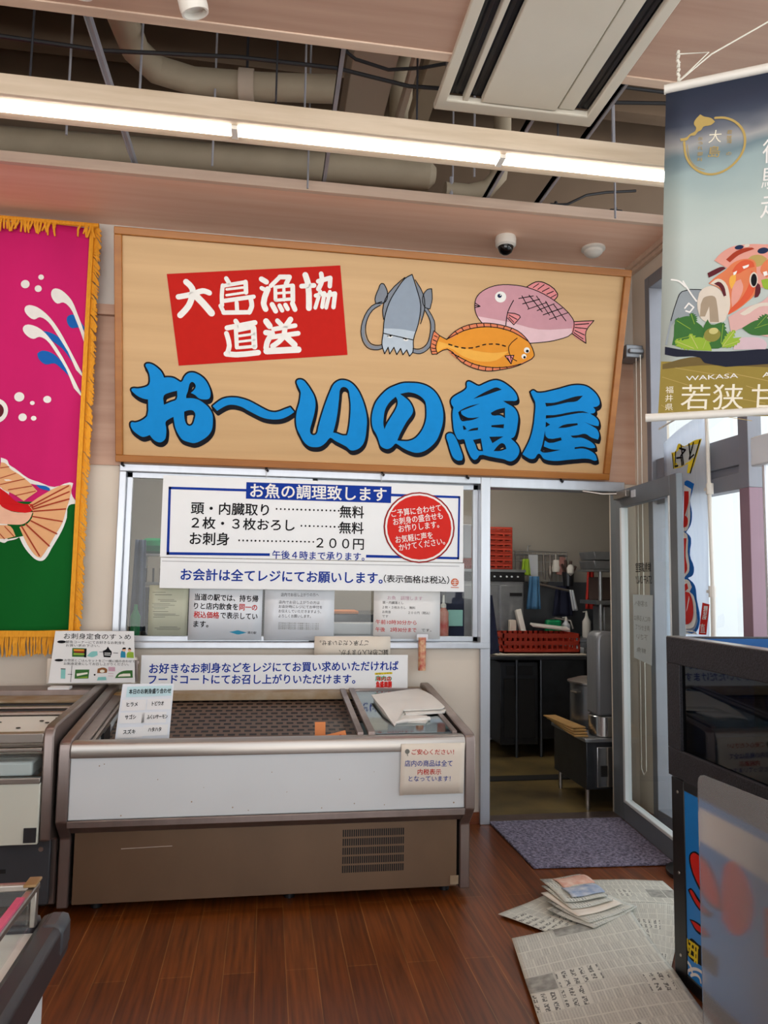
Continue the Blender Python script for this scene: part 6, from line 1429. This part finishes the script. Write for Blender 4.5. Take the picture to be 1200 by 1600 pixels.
# seen through the service window
t_ = thing('wall_shelf', 'pale wall shelf seen through the left end of the window', 'shelf', (-.7, 6.0, 1.66))
MB().box(-1.0, -.10, 5.9, 6.2, 1.655, 1.67).build('shelf_board', 'lam', t_); MB().box(-.98, -.95, 6.15, 6.2, 1.5, 1.655).box(-.20, -.17, 6.15, 6.2, 1.5, 1.655).build('bracket', 'lam', t_)
o = MB().lathe([(.06, 0), (.11, .02), (.135, .06), (.12, .10), (.08, .12), (.001, .122)], (-.865, 6.02, 1.671), 24).build('green_bowl', 'gplastic', org=(-.865, 6.02, 1.671)); tag(o, 'upturned green bowl on the shelf behind the window', 'bowl')
t_ = thing('knife_rack', 'knife rack hung below the shelf behind the window', 'rack', (-.6, 6.2, 1.4))
MB().box(-.98, -.3, 6.10, 6.13, 1.42, 1.45).build('bar', 'kitsteel', t_)
for i in range(5): MB().box(-.95 + i * .055, -.935 + i * .055, 6.09, 6.10, 1.45, 1.56).build('knife', 'black', t_)
t_ = thing('dark_cabinet', 'dark steel cabinet standing behind the left end of the window', 'cabinet', (-.5, 6.1, 0))
MB().box(-.915, .1, 5.75, 6.05, .1, 1.415).build('cabinet_body', 'kitdark', t_, bevel=.006); MB().tube([(-.915, 5.735, .1), (-.915, 5.735, 1.46)], .012, 8).build('post', 'steel', t_)
for x in (-.85, .05): MB().box(x - .03, x + .03, 5.8, 5.86, 0, .1).build('foot', 'black', t_)
cloth('hung_raincoat', 'grey-blue raincoat hanging behind the left end of the window', 'coat', -.915, 5.6, 1.10, 1.76, .10, M('blue_grey_coat', '#4a5a78', .7, var=.25, scale=9), 0, .04)
o = MB().lathe([(.03, 0), (.033, .14), (.012, .19), (.012, .22)], (-.845, 5.10, 1.09), 14).build('green_bottle', 'gplastic', org=(-.845, 5.10, 1.09)); tag(o, 'green bottle on the counter behind the left end of the window', 'bottle')
t_ = thing('window_counter', 'steel counter inside the kitchen along the service window', 'counter', (.25, 5.0, 0))
MB().box(-.9, 1.34, W + .14, 5.2, 1.06, 1.088).build('counter_top', 'kitsteel', t_); MB().box(-.88, 1.32, 4.75, 5.18, .1, 1.06).build('cabinet', 'kitdark', t_)
for x in (-.8, 1.2): MB().box(x - .03, x + .03, 4.8, 5.1, 0, .1).build('foot', 'black', t_)
t_ = thing('sauce_bottle', 'white and red squeeze bottle behind the glass at the right of the window', 'bottle', (1.16, 4.80, 1.09))
MB().lathe([(.034, 0), (.035, .14), (.033, .15), (.034, .20), (.014, .23)], (1.163, 4.80, 1.089), 18).build('bottle_body', M('red_white_bottle', '#b8443a', .4, hx2='#d9b0a0', scale=12), t_); MB().lathe([(.018, .23), (.018, .25), (.008, .26), (.006, .31), (.001, .312)], (1.163, 4.80, 1.089), 14).build('cap', 'white', t_)
o = MB().box(1.225, 1.33, 4.93, 4.945, 1.19, 1.30).build('mint_sign', M('mint_card', '#8fc2b6', .5), org=(1.28, 4.94, 1.19), bevel=.002); tag(o, 'mint green card on the navy box behind the right end of the window', 'card')
o = MB().box(1.215, 1.345, 4.95, 5.15, 1.089, 1.43).build('navy_box', 'navycloth', org=(1.28, 5.05, 1.089), bevel=.004); tag(o, 'dark navy box on the counter behind the right end of the window', 'box')
o = MB().box(1.50, 1.62, 5.75, 5.85, 1.68, 1.95).build('wall_box', 'lam', org=(1.56, 5.8, 1.68), bevel=.004); tag(o, 'pale wall box behind the right end of the window', 'box')
o = MB().box(.42, .80, 5.02, 5.16, 1.089, 1.20).build('white_carton', 'lam', org=(.6, 5.1, 1.089), bevel=.006); tag(o, 'white carton on the counter between the window notices', 'carton')
o = MB().box(.40, .66, 5.30, 5.55, 1.25, 1.27).build('orange_tray', 'orange', org=(.53, 5.4, 1.25), bevel=.004); tag(o, 'orange tray seen between the window notices', 'tray')
t_ = thing('dark_fridge', 'dark fridge seen between the window notices', 'fridge', (.5, 5.6, 0))
MB().box(.2, 1.0, 5.28, 5.9, 0, 1.248).build('fridge_body', 'kitdark', t_, bevel=.006); MB().box(.95, .97, 5.255, 5.28, .6, 1.0).build('handle', 'steel', t_)
t_ = thing('kitchen_light', 'fluorescent kitchen lamp hanging near the ceiling behind the window', 'lamp', (.2, 6.0, 2.5))
MB().box(-1.4, 2.6, 5.92, 6.08, 2.68, 2.745).build('lamp_body', 'white', t_); MB().box(-1.35, 2.55, 5.96, 6.04, 2.64, 2.68).build('lamp_tube', 'klamp', t_)
